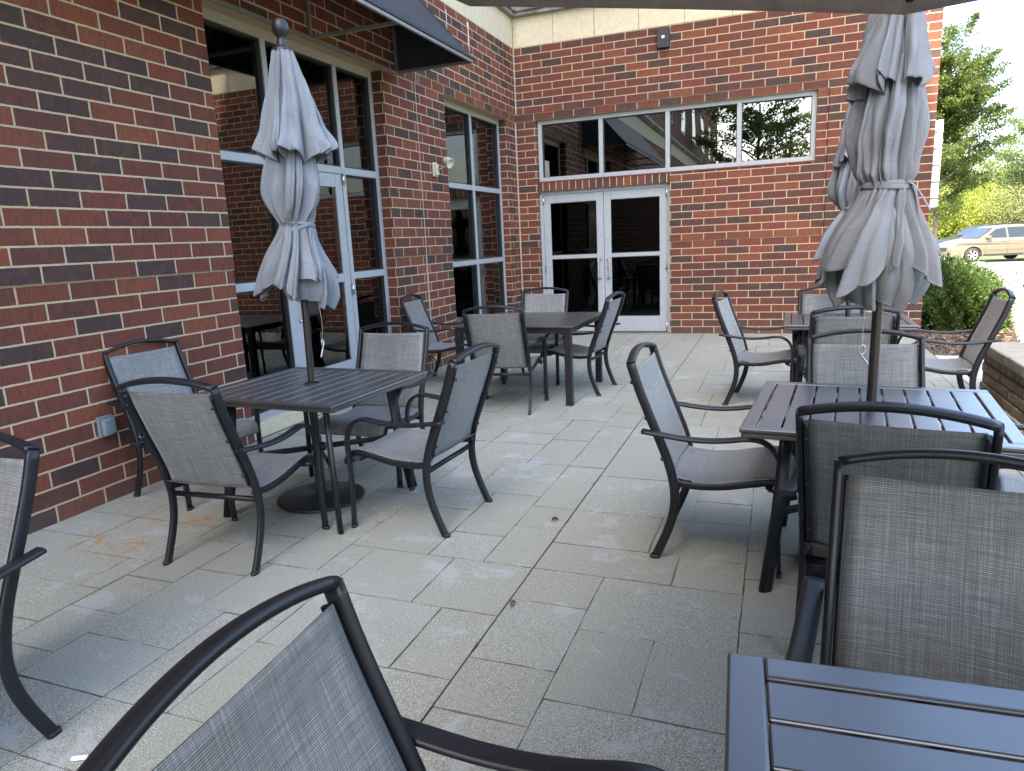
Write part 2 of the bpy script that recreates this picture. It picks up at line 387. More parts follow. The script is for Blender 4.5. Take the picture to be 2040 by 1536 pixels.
# upper storeys, set back
w = MB()
HT = 22.9
w.box(-8, -.35, YE, 1.0, 4.95, HT); w.box(-.35, 1.7, .45, 9, 4.95, HT)
w.build('upper_wall', M['brick'], B)
w = MB(); w.box(-8, T, YE, .3, ZS, 4.95); w.box(T, XR, .32, 8, ZS, 4.95); w.build('roof', M['coping'], B)
# stone band in blocks
w = MB(); y = .0
ys = [-.02, -.5, -1.1, -1.68] + [-1.68 - .6 * k for k in range(1, 66)]
for a, b in zip(ys[:-1], ys[1:]):
    if b < YE: break
    w.box(-.3, .026, b + .003, a - .003, ZS + .006, ZT)
xs = [.03, .64, 1.24, 1.86, 2.47, 3.08, 3.69, 4.3, 4.91, XR]
for a, b in zip(xs[:-1], xs[1:]): w.box(a + .003, b - .003, -.030, .3, ZS + .006, ZT)
w.build('stone_band', M['stone'], B, bevel=.003)
w = MB(); w.box(-.3, .022, YE, -.02, ZS, ZT - .004); w.box(.025, XR - .006, -.024, .29, ZS, ZT - .004); w.build('band_joint', mat_simple('dark_joint', (.10, .085, .06), .9), B)
# coping
w = MB()
w.box(-.34, .10, YE, .1, ZT, ZT + .05); w.box(.10, XR + .08, -.12, .36, ZT, ZT + .05)
w.box(-.34, .135, YE, .1, ZT + .05, ZT + .15); w.box(.135, XR + .1, -.155, .36, ZT + .05, ZT + .15)
w.build('coping', M['coping'], B, bevel=.006)
w = MB(); w.box(-.34, .11, YE, .12, ZT + .15, ZT + .175); w.box(.11, XR + .09, -.13, .40, ZT + .15, ZT + .175); w.build('flashing', M['white'], B)
# control joints
for (yy, z0, z1) in ((-3.14, 0, ZH), (-3.14, ZH, 3.9)):
    w = MB(); k = .014 if z0 == 0 else .032
    w.box(-.0, k, yy - .006, yy + .006, z0, z1); w.build('control_joint', M['mortar'], B)
w = MB(); w.box(.012, .030, -.052, -.036, .0, ZH - .01); w.box(.03, .046, -.052, -.037, ZB, ZS); w.build('control_joint', M['mortar'], B)
# white salt streaks below the band
def streak(y, z0, z1, wd):
    vs = []; n = 14
    for i in range(n + 1):
        z = z1 + (z0 - z1) * i / n; ww = wd * (1 - .75 * i / n) * (.6 + .6 * random.random()); o = random.uniform(-.004, .004)
        vs += [(.0325, y - ww + o, z), (.0325, y + ww + o, z)]
    m = MB(); m.add(vs, [(2 * i, 2 * i + 1, 2 * i + 3, 2 * i + 2) for i in range(n)]); return m
streak(-1.65, 3.78, 4.12, .026).build('salt_streak', M['white'], B); streak(-2.27, 3.86, 4.10, .011).build('salt_streak', M['white'], B)
# stone base under window 1 and 2
for q0, q1 in ((-6.17, -3.83), (-2.44, -.41)):
    w = MB(); w.box(-.3, -.035, q0, q1, 0, .115); w.build('stone_sill', M['stone'], B, bevel=.006)

def window_left(y0, y1, zb, zt, mulls, trans, fr='alu', xf=-.105, skip=None, cols_tr=None, name='window', fw=.055, head='alu_tan'):
    """aluminium frame in the x=xf plane; mulls = y positions, trans = z positions"""
    m = MB(); d = .10
    m.box(xf - d, xf, y0, y0 + fw, zb, zt); m.box(xf - d, xf, y1 - fw, y1, zb, zt)
    m.box(xf - d, xf, y0 + fw, y1 - fw, zb, zb + fw)
    for q in mulls: m.box(xf - d, xf, q - fw / 2, q + fw / 2, zb + fw, zt - .075)
    edges = [y0 + fw / 2] + list(mulls) + [y1 - fw / 2]
    for k, (a, b) in enumerate(zip(edges[:-1], edges[1:])):
        for z in trans:
            if skip and (k, z) in skip: continue
            m.box(xf - d, xf - .002, a + fw / 2, b - fw / 2, z - .032, z + .032)
    wn = m.build(name, M[fr], B, bevel=.003)
    h = MB(); h.box(xf - d, xf + .001, y0 + fw, y1 - fw, zt - .075, zt); h.build('frame_head', M[head], wn, bevel=.003)
    zs = [zb + fw] + [z for z in trans] + [zt - .075]
    for k, (a, b) in enumerate(zip(edges[:-1], edges[1:])):
        zz = [z for z in zs if not (skip and (k, z) in skip)]
        for za, zc in zip(zz[:-1], zz[1:]):
            if skip and ('noglass', k, za) in skip: continue
            lo = za if za == zb + fw else za + .032; hi = zc if zc == zt - .075 else zc - .032
            g = MB(); g.box(xf - .055, xf - .045, a + fw / 2 + .012, b - fw / 2 - .012, lo + .012, hi - .012); g.build('pane', M['glass'], wn)
            k2 = MB()
            for (p, q, r, s_) in ((a + fw / 2, b - fw / 2, lo, lo + .012), (a + fw / 2, b - fw / 2, hi - .012, hi)): k2.box(xf - .06, xf - .012, p, q, r, s_)
            for (p, q) in ((a + fw / 2, a + fw / 2 + .012), (b - fw / 2 - .012, b - fw / 2)): k2.box(xf - .06, xf - .012, p, q, lo + .012, hi - .012)
            k2.build('gasket', M['gasket'], wn)
    return wn
Z1, Z2 = 1.175, 2.15
w1 = window_left(-6.17, -3.83, .115, ZH, [-5.43, -4.47], [Z1, Z2], skip={(1, Z1), ('noglass', 1, .17)})
w2 = window_left(-2.44, -.41, .115, ZH, [-1.42], [Z1, Z2])
# door inside window 1 (between the mullions)
d = MB(); x0 = -.155; xf = -.112; ya, yb = -5.395, -4.505; zt = Z2 - .036
d.box(x0, xf, ya, ya + .10, .135, zt); d.box(x0, xf, yb - .10, yb, .135, zt); d.box(x0, xf, ya + .10, yb - .10, zt - .12, zt); d.box(x0, xf, ya + .10, yb - .10, .135, .38)
d.box(x0, xf - .004, ya + .10, yb - .10, Z1 - .05, Z1 + .03)
dd = d.build('door', M['alu'], B, bevel=.004)
for (za, zc) in ((.38, Z1 - .05), (Z1 + .03, zt - .12)):
    g = MB(); g.box(-.137, -.128, ya + .10, yb - .10, za, zc); g.build('pane', M['glass'], dd)
def handle_mesh(p0, z0, z1, out, r=.011, n=6):
    """D pull: p0 wall point (x,y), out vector"""
    o = Vector(out); a = Vector((p0[0], p0[1], z0)); b = Vector((p0[0], p0[1], z1))
    m = MB(); m.sweep(cr([a, a + o * .7, a + o + Vector((0, 0, .02)), a + o + Vector((0, 0, .06)), b + o - Vector((0, 0, .06)), b + o - Vector((0, 0, .02)), b + o * .7, b], 4), r, r, n=10, p=2); return m
handle_mesh((xf, ya + .06), .84, 1.10, (.055, .03, 0)).build('handle', M['steel'], dd)
lk = MB(); lk.lathe([(.0, .0), (.018, .0), (.018, .012), (.008, .014), (0, .014)], n=16, axis='X', c=(xf - .002, ya + .055, 1.14)); lk.build('lock', M['steel'], dd)
for z in (.25, 1.05, 2.07):
    h = MB(); h.sweep([(-.095, yb + .004, z - .05), (-.095, yb + .004, z + .05)], .012, .012, n=10, p=2); h.build('hinge', M['steel'], dd)
# back window
def back_window():
    m = MB(); x0, x1, z0, z1 = .335, 4.14, 22.43 * BC, ZH; yf, d, fw = .045, .10, .06
    for x in (x0, x1 - fw): m.box(x, x + fw, yf, yf + d, z0, z1)
    m.box(x0 + fw, x1 - fw, yf, yf + d, z0, z0 + fw); m.box(x0 + fw, x1 - fw, yf, yf + d, z1 - fw, z1)
    ms = [1.285, 2.235, 3.185]
    for x in ms: m.box(x - .03, x + .03, yf + .001, yf + d, z0 + fw, z1 - fw)
    wn = m.build('window', M['alu'], B, bevel=.003)
    e = [x0 + fw] + ms + [x1 - fw]
    for i in range(4):
        a = e[i] + (.03 if i else 0); b = e[i + 1] - (.03 if i < 3 else 0)
        g = MB(); g.box(a + .008, b - .008, yf + .045, yf + .055, z0 + fw + .008, z1 - fw - .008); g.build('pane', M['glass_dark'], wn)
        k = MB(); k.box(a, b, yf + .012, yf + .06, z0 + fw, z0 + fw + .008); k.box(a, b, yf + .012, yf + .06, z1 - fw - .008, z1 - fw)
        k.box(a, a + .008, yf + .012, yf + .06, z0 + fw + .008, z1 - fw - .008); k.box(b - .008, b, yf + .012, yf + .06, z0 + fw + .008, z1 - fw - .008); k.build('gasket', M['gasket'], wn)
back_window()
# back double door
def back_door():
    yf = .055; z1 = 21 * BC; fr = MB(); x0, x1 = .325, 2.275
    fr.box(x0, x0 + .05, yf, yf + .12, 0, z1); fr.box(x1 - .05, x1, yf, yf + .12, 0, z1); fr.box(x0 + .05, x1 - .05, yf, yf + .12, z1 - .05, z1)
    D = fr.build('door_frame', M['alu'], B, bevel=.003)
    th = MB(); th.box(x0, x1, yf - .03, yf + .15, .0, .014); th.build('threshold', M['steel'], B)
    xm = 1.300
    for side, (a, b) in enumerate(((x0 + .053, xm - .003), (xm + .003, x1 - .053))):
        m = MB(); y0, y1 = yf + .012, yf + .055; s = .105; top = z1 - .053
        m.box(a, a + s, y0, y1, .02, top); m.box(b - s, b, y0, y1, .02, top); m.box(a + s, b - s, y0, y1, top - .12, top); m.box(a + s, b - s, y0, y1, .02, .25)
        m.box(a + s, b - s, y0 + .003, y1, 1.13, 1.185)
        lf = m.build('door', M['alu'], B, bevel=.004)
        for (za, zc) in ((.25, 1.13), (1.185, top - .12)):
            g = MB(); g.box(a + s, b - s, y0 + .02, y0 + .03, za, zc); g.build('pane', M['glass_door'], lf)
            k = MB(); k.box(a + s, b - s, y0 + .006, y0 + .02, za, za + .01); k.box(a + s, b - s, y0 + .006, y0 + .02, zc - .01, zc); k.build('gasket', M['gasket'], lf)
        hx = (b - .045) if side == 0 else (a + .045); sgn = -1 if side == 0 else 1
        handle_mesh((hx, y0), .82, 1.10, (.035 * sgn, -.06, 0), .0115).build('handle', M['steel'], lf)
        ex = a + .002 if side == 0 else b - .002
        for z in (.10, .98, 2.0):
            h = MB(); h.sweep([(ex, y0 - .012, z - .055), (ex, y0 - .012, z + .055)], .013, .013, n=10, p=2); h.build('hinge', M['rusty'] if z == .98 else M['steel'], lf)
        if side: 
            l2 = MB(); l2.lathe([(0, y0 - .012), (.016, y0 - .012), (.018, y0), (.018, y0 + .003)], c=(a + .052, 0, .98), n=16, axis='Y'); l2.build('lock', M['steel'], lf)
back_door()
# upper windows (small in every view, one mesh each)
def upper_window(y, z):
    m = MB(); x = -.35; wd, ht = 1.3, 1.7
    m.box(x - .1, x + .02, y - wd / 2 - .06, y - wd / 2, z, z + ht); m.box(x - .1, x + .02, y + wd / 2, y + wd / 2 + .06, z, z + ht); m.box(x - .1, x + .02, y - wd / 2, y + wd / 2, z + ht, z + ht + .06); m.box(x - .1, x + .04, y - wd / 2 - .06, y + wd / 2 + .06, z - .08, z)
    o = m.build('upper_window', M['alu'], B)
    g = MB(); g.box(x + .004, x + .010, y - wd / 2, y + wd / 2, z, z + ht); g.build('pane', M['glass_dark'], o)
for z in (5.7, 8.7, 11.7):
    for y in range(-38, -2, 4): upper_window(y, z)

# rooms behind the glass
rm = MB()
rm.box(-5.6, -5.5, -9, 0.3, -.1, 3.3); rm.box(-5.5, -.33, -9.1, -9, -.1, 3.3); rm.box(-5.5, -.33, .3, .4, -.1, 3.3); rm.box(-5.5, -.33, -9, .3, 3.17, 3.3)
rm.build('room_wall', M['interior'], B)
rm = MB(); rm.box(-5.5, -.3, -9, .3, -.06, .08); rm.build('room_floor', M['interior_floor'], B)
rm = MB(); rm.box(.0, 5.1, 2.0, 2.1, -.1, 3.3); rm.box(0, .02, .33, 2, 0, 3.3); rm.box(5.06, 5.1, .33, 2, 0, 3.3); rm.box(.02, 5.06, .33, 2, -.1, .0); rm.box(.02, 5.06, .33, 2, 3.2, 3.3); rm.build('room_wall', M['interior'], B)
# curtain strips inside window 1's right pane and left pane
def curtain(y0, y1, x, z0, z1):
    n = 40; V = np.zeros((2, n, 3)); U = np.zeros((2, n, 2))
    for j in range(n):
        yy = y0 + (y1 - y0) * j / (n - 1); xx = x + .02 * math.sin(j * 1.3) + .008 * math.sin(j * 3.1)
        V[0, j] = (xx, yy, z1); V[1, j] = (xx, yy, z0); U[0, j] = (yy, z1); U[1, j] = (yy, z0)
    return V, U
for (a, b) in ((-4.42, -4.15), (-1.38, -1.2)):
    V, U = curtain(a, b, -.34, .2, 3.1)
    c_ = grid_mesh('curtain', V, U, M['curtain'], None); tag(c_, 'pale curtain hanging behind the %s' % ('narrow window beside the left door' if a < -3 else 'two column window near the corner'), 'curtain')

# awning over the first window
AW = empty('awning', (0, -3.55, 3.15), 0, 'black cloth awning on a metal frame over the tall left window', 'awning')
y1 = -3.55; y0 = -9.4; Zb = 3.16; X1 = .90; Zt = 4.14
def aw(m): # to local
    m.v = [(a, b + 3.55, c - 3.15) for a, b, c in m.v]; return m
m = MB()
ny = 30; vs = []
for i in range(ny + 1):
    y = y0 + (y1 - y0) * i / ny
    for t in range(9):
        k = t / 8; sag = -.012 * math.sin(k * PI) * math.sin((i % 8) / 8 * PI)
        vs.append((X1 * (1 - k) + .045 * k + sag, y, Zb + .02 + (Zt - Zb) * k + sag))
m.add(vs, [(i * 9 + t, (i + 1) * 9 + t, (i + 1) * 9 + t + 1, i * 9 + t + 1) for i in range(ny) for t in range(8)], True)
m.add([(.04, y1, Zb), (X1, y1, Zb), (X1, y1, Zb + .02), (.045, y1, Zt + .02)], [(0, 1, 2, 3)])
cl = aw(m).build('cloth', M['awning'], AW); sm = cl.modifiers.new('t', 'SOLIDIFY'); sm.thickness = .004; sm.offset = 1
m = MB(); b = .014
m.box(.032, .06, y0, y1 - .02, Zb - .02, Zb + .012)
aw(m).build('wall_rail', M['rusty'], AW, bevel=.003)
m = MB(); m.box(X1 - .03, X1 - .004, y0, y1 - .02, Zb - .012, Zb + .016); aw(m).build('front_rail', M['rusty'], AW, bevel=.003)
for yy in (-3.572, -5.0, -6.45, -7.9):
    m = MB(); m.box(.06, X1 - .03, yy - b, yy + b, Zb - .01, Zb + .016); m.box(.032, .058, yy - b, yy + b, Zb + .014, Zt - .02)
    m.sweep([(.05, yy, Zt - .01), (X1 - .03, yy, Zb + .01)], .012, .012, lat=(0, 1, 0)); aw(m).build('strut', M['rusty'], AW)

# wall furniture
L = empty('wall_lamp', (.012, -2.81, 2.28), 0, 'cream adjustable spotlight screwed to the brick beside the two column window', 'wall light')
m = MB(); m.box(0, .025, -.055, .055, -.085, .07); m.box(.025, .05, -.04, .035, -.07, .05); m.build('bracket', M['beige'], L, bevel=.008)
m = MB(); m.sweep(cr([(.045, .0, -.01), (.08, .03, .0), (.10, .06, .03)], 4), .013, .013, n=10, p=2); m.build('arm', M['rusty'], L)
m = MB(); m.lathe([(0, -.05), (.03, -.048), (.045, -.03), (.052, 0), (.056, .04), (.06, .045), (.06, .055), (.05, .052), (.046, .03), (0, .028)], n=24)
hd = m.build('lamp_head', M['beige'], L, loc=(.13, .09, .08)); hd.rotation_euler = Vector((.75, -.15, -.45)).to_track_quat('Z', 'Y').to_euler()
S = empty('strobe_box', (2.2, -.036, 4.01), 0, 'small black box with a white dot, high on the back wall', 'wall box')
m = MB(); m.box(-.085, .085, -.07, 0, -.13, .11); m.build('housing', M['blackplastic'], S, bevel=.006)
m = MB(); m.box(-.018, .018, -.078, -.07, -.015, .02); m.build('lens', M['paper'], S, bevel=.002)
O = empty('outlet_box', (0, -7.40, .46), 0, 'grey weatherproof outlet cover low on the left brick wall', 'outlet')
m = MB(); m.box(0, .022, -.05, .05, -.06, .065); m.build('back_box', M['greybox'], O, bevel=.004)
m = MB(); m.box(.022, .055, -.042, .04, -.052, .052); m.build('cover', M['greybox'], O, bevel=.01)
m = MB(); m.box(.055, .058, .012, .028, -.045, -.038); m.build('latch', M['blackplastic'], O)
O = empty('garden_tap', (0, -3.22, .17), 0, 'brass garden tap low on the brick behind the chair by the left wall', 'tap')
m = MB(); m.sweep(cr([(0, 0, 0), (.05, 0, 0), (.075, 0, -.01), (.08, 0, -.05)], 4), .014, .014, n=10, p=2); m.build('spout', M['brass'], O)
m = MB(); m.lathe([(0, 0), (.03, .0), (.034, .006), (.03, .012), (0, .012)], c=(.055, 0, .04), n=16); m.sweep([(.055, 0, 0), (.055, 0, .04)], .007, .007, n=8, p=2); m.build('valve_wheel', M['brass'], O)
m = MB(); 
DS = empty('wall_duct', (5.52, .22, 1.7), 0, 'narrow white ribbed metal duct on the end of the back wall', 'duct')
m = MB(); m.box(-.035, .07, -.12, .12, -.10, .95); m.build('casing', M['white'], DS, bevel=.006)
for k in range(5):
    m = MB(); m.box(-.03, .078, -.128, .128, .0 + k * .2, .018 + k * .2); m.build('band', M['greybox'], DS)

# ---------------------------------------------------------------- patio of stamped slabs
def make_patio():
    g = .15; x0, x1, y0, y1 = -.03, 5.345, -13.5, -.0
    nx = 38; ny = 96; gx = [x0 + (x1 - x0) * i / nx for i in range(nx + 1)]; cut = min(range(nx + 1), key=lambda i: abs(gx[i] - 2.76)); gx[cut] = 2.76
    gy = [y0 + (y1 - y0) * i / ny for i in range(ny + 1)]
    used = np.zeros((nx, ny), bool); vs = []; fs = []; tint = []; grv = []
    sizes = [(4, 3), (3, 4), (4, 2), (3, 2), (3, 3), (2, 3), (2, 2), (4, 3), (3, 2), (2, 4), (3, 3), (4, 4)]
    rr = random.Random(11)
    for j in range(ny):
        for i in range(nx):
            if used[i, j]: continue
            opts = sizes[:]; rr.shuffle(opts)
            for (a, b) in opts + [(2, 1), (1, 2), (1, 1)]:
                if i + a > nx or j + b > ny: continue
                if i < cut < i + a: continue
                if used[i:i + a, j:j + b].any(): continue
                # avoid leaving one-cell slivers
                if i + a < nx and not used[i + a, j] and (i + a + 1 >= nx or used[i + a + 1, j] or i + a + 1 == cut) and (a, b) not in ((2, 1), (1, 2), (1, 1)) and rr.random() < .8 and i + a != cut: continue
                break
            used[i:i + a, j:j + b] = True
            X0, X1, Y0, Y1 = gx[i], gx[i + a], gy[j], gy[j + b]
            nxp = max(2, int((X1 - X0) / .03)); nyp = max(2, int((Y1 - Y0) / .03))
            ring = [(X0 + (X1 - X0) * k / nxp, Y0, 0, 1) for k in range(nxp)] + [(X1, Y0 + (Y1 - Y0) * k / nyp, -1, 0) for k in range(nyp)] + [(X1 - (X1 - X0) * k / nxp, Y1, 0, -1) for k in range(nxp)] + [(X0, Y1 - (Y1 - Y0) * k / nyp, 1, 0) for k in range(nyp)]
            dz = rr.uniform(-.0012, .0008); n = len(ring); o = len(vs)
            cx, cy = (X0 + X1) / 2, (Y0 + Y1) / 2; t = rr.random(); soft = rr.choice([.0, .0006, .0016, .003])
            for (x, y, _, _) in ring: vs.append((x, y, -.007))
            for (x, y, ax, ay) in ring:
                wob = .0032 * mnoise.noise(Vector((x * 7, y * 7, t * 5))) + .0022 * mnoise.noise(Vector((x * 27, y * 27, 3.))); ins = .0012 + soft * .8 + wob * 1.3
                fx = max(ins, .0006); ux = cx - x; uy = cy - y; hx = (X1 - X0) / 2; hy = (Y1 - Y0) / 2
                vs.append((x + ux / hx * fx * (1 if abs(ux) > hx * .98 else abs(ux) / hx), y + uy / hy * fx * (1 if abs(uy) > hy * .98 else abs(uy) / hy), dz))
            for k in range(n):
                q = (k + 1) % n; fs.append((o + k, o + q, o + n + q, o + n + k)); tint.append(t); grv.append(1)
            fs.append(tuple(o + n + k for k in range(n))); tint.append(t); grv.append(0)
    me = bpy.data.meshes.new('patio'); me.from_pydata(vs, [], fs); me.update()
    for nm, dat in (('tint', tint), ('groove', grv)):
        at = me.attributes.new(nm, 'FLOAT', 'FACE'); at.data.foreach_set('value', np.array(dat, dtype=np.float32))
    me.materials.append(M['patio']); o = bpy.data.objects.new('patio', me); C.objects.link(o); tag(o, kind='structure')
make_patio()
m = MB(); m.box(2.7568, 2.7632, -13.5, -.005, -.004, .0012)
tag(m.build('expansion_joint', mat_simple('joint_filler', (.018, .018, .017), .9, bscale=80), None), kind='structure')
def slab(name, poly, z, mat, thick=.12, slope=True):
    def gz(y): return -.018 * max(0, y) if slope else 0
    n = len(poly); vs = [(x, y, z + gz(y)) for x, y in poly] + [(x, y, z - thick + gz(y)) for x, y in poly]
    m = MB(); m.add(vs, [tuple(range(n)), tuple(range(2 * n - 1, n - 1, -1))] + [((i + 1) % n, i, n + i, n + (i + 1) % n) for i in range(n)])
    return tag(m.build(name, mat, None), kind='structure')
# ground: slopes away behind the building
m = MB(); Y = [-300, 0, 28, 60, 600]; Zg = [-.05, -.05, -.56, -.45, 3]
vs = []
for y, z in zip(Y, Zg): vs += [(-400, y, z), (500, y, z)]
m.add(vs, [(2 * i, 2 * i + 1, 2 * i + 3, 2 * i + 2) for i in range(4)]); tag(m.build('ground', M['grass'], None), kind='structure')
slab('sidewalk', [(6.2, -16), (9.0, -16), (8.8, 0), (10.0, 10), (10.7, 15), (12.5, 28), (14.5, 42), (11.5, 42), (9.2, 22), (8.2, 12), (7.5, 5), (6.85, 1.4), (6.2, -1.5)], .0, M['concrete'])
slab('parking_lot', [(9.1, -40), (60, -40), (60, 45), (15.2, 45), (14.6, 42), (12.6, 28), (10.8, 15), (10.1, 10), (8.9, 0)], -.035, M['asphalt'], .01)
slab('concrete_pad', [(5.352, -13.5), (6.25, -13.5), (6.25, -1.75), (5.352, -1.68)], .0, M['concrete'])
slab('mulch_bed', [(5.35, -1.68), (6.25, -1.75), (6.9, 1.4), (7.55, 5), (8.2, 12), (5.5, 12), (5.5, .0), (5.35, 0)], -.012, M['earth'], .04)
m = MB(); m.box(-8, 6.4, -40, -13.5, -.06, -.01); tag(m.build('rear_path', M['concrete'], None), kind='structure')

def scatter_quads(name, pts, sizes, mat, tints=None, ori=None, aspect=1.0, parent=None):
    """leaf-like bent quads at pts (N,3)"""
    n = len(pts); 
    if ori is None:
        a = rng.normal(size=(n, 3)); a /= np.linalg.norm(a, axis=1)[:, None]
    else: a = ori
    b = rng.normal(size=(n, 3)); b -= (a * b).sum(1)[:, None] * a; b /= np.linalg.norm(b, axis=1)[:, None]
    c = np.cross(a, b); s = np.asarray(sizes)[:, None]
    A = a * s * aspect; Bv = b * s * .5; Cc = c * s * .12
    V = np.stack([pts - A, pts - Bv + Cc, pts + A, pts + Bv + Cc], 1).reshape(-1, 3)
    me = bpy.data.meshes.new(name); me.vertices.add(4 * n); me.vertices.foreach_set('co', V.astype(np.float32).ravel())
    me.loops.add(4 * n); me.loops.foreach_set('vertex_index', np.arange(4 * n, dtype=np.int32)); me.polygons.add(n)
    me.polygons.foreach_set('loop_start', np.arange(0, 4 * n, 4, dtype=np.int32)); me.update(calc_edges=True)
    at = me.attributes.new('tint', 'FLOAT', 'FACE'); at.data.foreach_set('value', (rng.random(n) if tints is None else np.clip(tints, 0, 1)).astype(np.float32))
    me.materials.append(mat); o = bpy.data.objects.new(name, me); C.objects.link(o)
    if parent: o.parent = parent
    return o
# mulch chips
N = 9000; px = rng.uniform(5.37, 7.6, N); py = rng.uniform(-1.74, 5, N)
k = (px < 6.22 + .2 * (py + 1.75)) & ((py < -.02) | (px > 5.5)); px, py = px[k], py[k]
fl = rng.normal(size=(len(px), 3)); fl[:, 2] *= .25; fl /= np.linalg.norm(fl, axis=1)[:, None]
mu = scatter_quads('mulch', np.stack([px, py, -.018 * np.maximum(0, py) + rng.uniform(-.01, .02, len(px))], 1), rng.uniform(.012, .035, len(px)), M['chip'], ori=fl, aspect=1.1); tag(mu, kind='stuff')

# planter wall of tumbled blocks
PW = empty('block_wall', (5.37, -3.45, 0), 0, 'low tan retaining wall of tumbled concrete blocks along the right edge of the patio', 'wall')
m = MB(); rr = random.Random(5); hh = .083
for row in range(4):
    y = -.0 - (.07 if row % 2 else 0)
    while y > -11:
        wd = rr.choice([.13, .17, .21, .21]); z0 = row * hh
        j = lambda: rr.uniform(-.004, .004)
        x0 = .012 * row * .4 + j()
        m.rbox((x0 + .12, y - wd / 2, z0 + hh / 2), (.24, wd - .007, hh - .006), j() * 4); y -= wd
m.build('blocks', M['block'], PW, bevel=.013, seg=2)
m = MB(); m.box(.02, .23, -11, 0.0, 0, .33); m.build('core', M['earth'], PW)
m = MB(); y = .01
while y > -11:
    wd = rr.uniform(.16, .3); m.rbox((.155, y - wd / 2, .332 + .04), (.34 + rr.uniform(-.01, .01), wd - .006, .082), rr.uniform(-.02, .02)); y -= wd
m.build('cap_stones', mat_simple('cap_block', (.27, .235, .18), .95, col2=(.36, .32, .26), bscale=55, bstr=.7, bdist=.005), PW, bevel=.012)
m = MB(); m.box(5.66, 6.2, -13, -3.5, 0, .33); tag(m.build('planter_soil', M['earth'], None), kind='structure')
N = 2600; px = rng.uniform(5.68, 6.2, N); py = rng.uniform(-9, -3.5, N); fl = rng.normal(size=(N, 3)); fl[:, 2] *= .25; fl /= np.linalg.norm(fl, axis=1)[:, None]
tag(scatter_quads('mulch', np.stack([px, py, .335 + rng.uniform(0, .03, N)], 1), rng.uniform(.012, .035, N), M['chip'], ori=fl, aspect=1.1), kind='stuff')

# ---------------------------------------------------------------- plants
def limbs(m, base, top, r0, r1, n=6, wob=.05):
    P = [base.lerp(top, i / n) + Vector((random.uniform(-1, 1), random.uniform(-1, 1), 0)) * wob * (0 < i < n) for i in range(n + 1)]
    P = cr(P, 3); k = len(P); m.sweep(P, r0, r0, n=8, p=2, widths=None, cap=False) if False else None
    vs = []; 
    for i, q in enumerate(P):
        r = r0 + (r1 - r0) * i / (k - 1)
        T = (P[min(i + 1, k - 1)] - P[max(i - 1, 0)]).normalized(); up = Vector((1, 0, 0)) if abs(T.x) < .9 else Vector((0, 1, 0)); Lx = T.cross(up).normalized(); Ny = T.cross(Lx)
        for j in range(8): a = 2 * PI * j / 8; vs.append(q + Lx * r * math.cos(a) + Ny * r * math.sin(a))
    m.add(vs, [(i * 8 + j, i * 8 + (j + 1) % 8, (i + 1) * 8 + (j + 1) % 8, (i + 1) * 8 + j) for i in range(k - 1) for j in range(8)], True)
def tree(name, loc, h, cz0, rx, label, cat, nclump, nleaf, ls, mat, droop=0, group=None, sprays=True, tr=.09, seed=1, rz=None):
    random.seed(seed); t = empty(name, loc, 0, label, cat, group)
    m = MB(); limbs(m, Vector((0, 0, -.1)), Vector((.1, 0, cz0 + (h - cz0) * .7)), tr, tr * .3, 7, .06)
    rz = rz or (h - cz0) / 2; cc = Vector((0, 0, cz0 + rz)); pts = []; sz = []
    for k in range(nclump):
        u = Vector((random.gauss(0, 1), random.gauss(0, 1), random.gauss(0, 1))).normalized(); rad = random.random() ** .45
        c = cc + Vector((u.x * rx * rad, u.y * rx * rad, u.z * rz * rad))
        s0 = Vector((0, 0, max(cz0 * .8, min(c.z - .5 * abs(u.x) * rx, h * .8))))
        if k % 3 == 0: limbs(m, s0, c, tr * .28, .006, 4, .05)
        d = (c - s0); d.z = abs(d.z) * .6 + .2; d.normalize()
        n = int(nleaf * random.uniform(.5, 1.4)); ax = rx * random.uniform(.16, .34)
        q = rng.normal(size=(n, 3)) * np.array([.42, .42, .26]) * ax
        if sprays:
            tt = rng.random(n)[:, None] * ax * 2.0; q = q * (1.1 - .35 * tt / ax) + np.array(d)[None] * tt - np.array(d)[None] * ax * .6
        if droop: q[:, 2] -= rng.random(n) ** .8 * droop
        pts.append(q + np.array(c)[None]); 
    pts = np.concatenate(pts); m.build('trunk', M['bark'], t)
    scatter_quads('crown', pts, rng.uniform(.6, 1.3, len(pts)) * ls, mat, parent=t, aspect=.8)
    return t
tree('young_tree', (8.35, 16, -.29), 7.6, 1.75, 1.5, 'young leafy tree with a slim trunk just past the right end of the brick wall', 'tree', 210, 520, .043, M['leaf'], seed=3, tr=.085)
tree('willow_tree', (14.4, 47, -.5), 5.0, .2, 4.2, 'bright yellow-green weeping willow far behind the parked cars', 'tree', 170, 300, .085, M['leaf_willow'], droop=1.6, seed=5, tr=.2, sprays=False)
tree('tall_tree', (21.5, 52, -.5), 9.2, 1.2, 4.2, 'tall blue-green tree at the right edge beyond the gold car', 'tree', 150, 330, .10, M['leaf_far'], seed=8, tr=.22)
tree('tall_tree', (17.0, 56, -.5), 7.4, 1.2, 3.4, 'airy bright green tree between the willow and the tall tree at the edge', 'tree', 80, 200, .12, M['leaf_willow'], seed=9, tr=.2)
tree('juniper_tree', (18.6, 42, -.5), 4.0, .1, 3.2, 'olive spreading juniper right behind the gold car', 'tree', 170, 200, .07, M['leaf_juniper'], seed=12, tr=.12, sprays=False)
tree('hedge_tree', (9.5, 48, -.5), 4.6, .2, 4.0, 'low green tree left of the willow, mostly behind the brick wall end', 'tree', 120, 180, .12, M['leaf_willow'], droop=1.0, seed=14, tr=.15, sprays=False)
tree('shade_tree', (2.6, -25.5, 0), 9.0, 2.8, 2.5, 'broad leafy tree reflected in the long window above the double door', 'tree', 90, 190, .085, M['leaf'], seed=21, tr=.14)
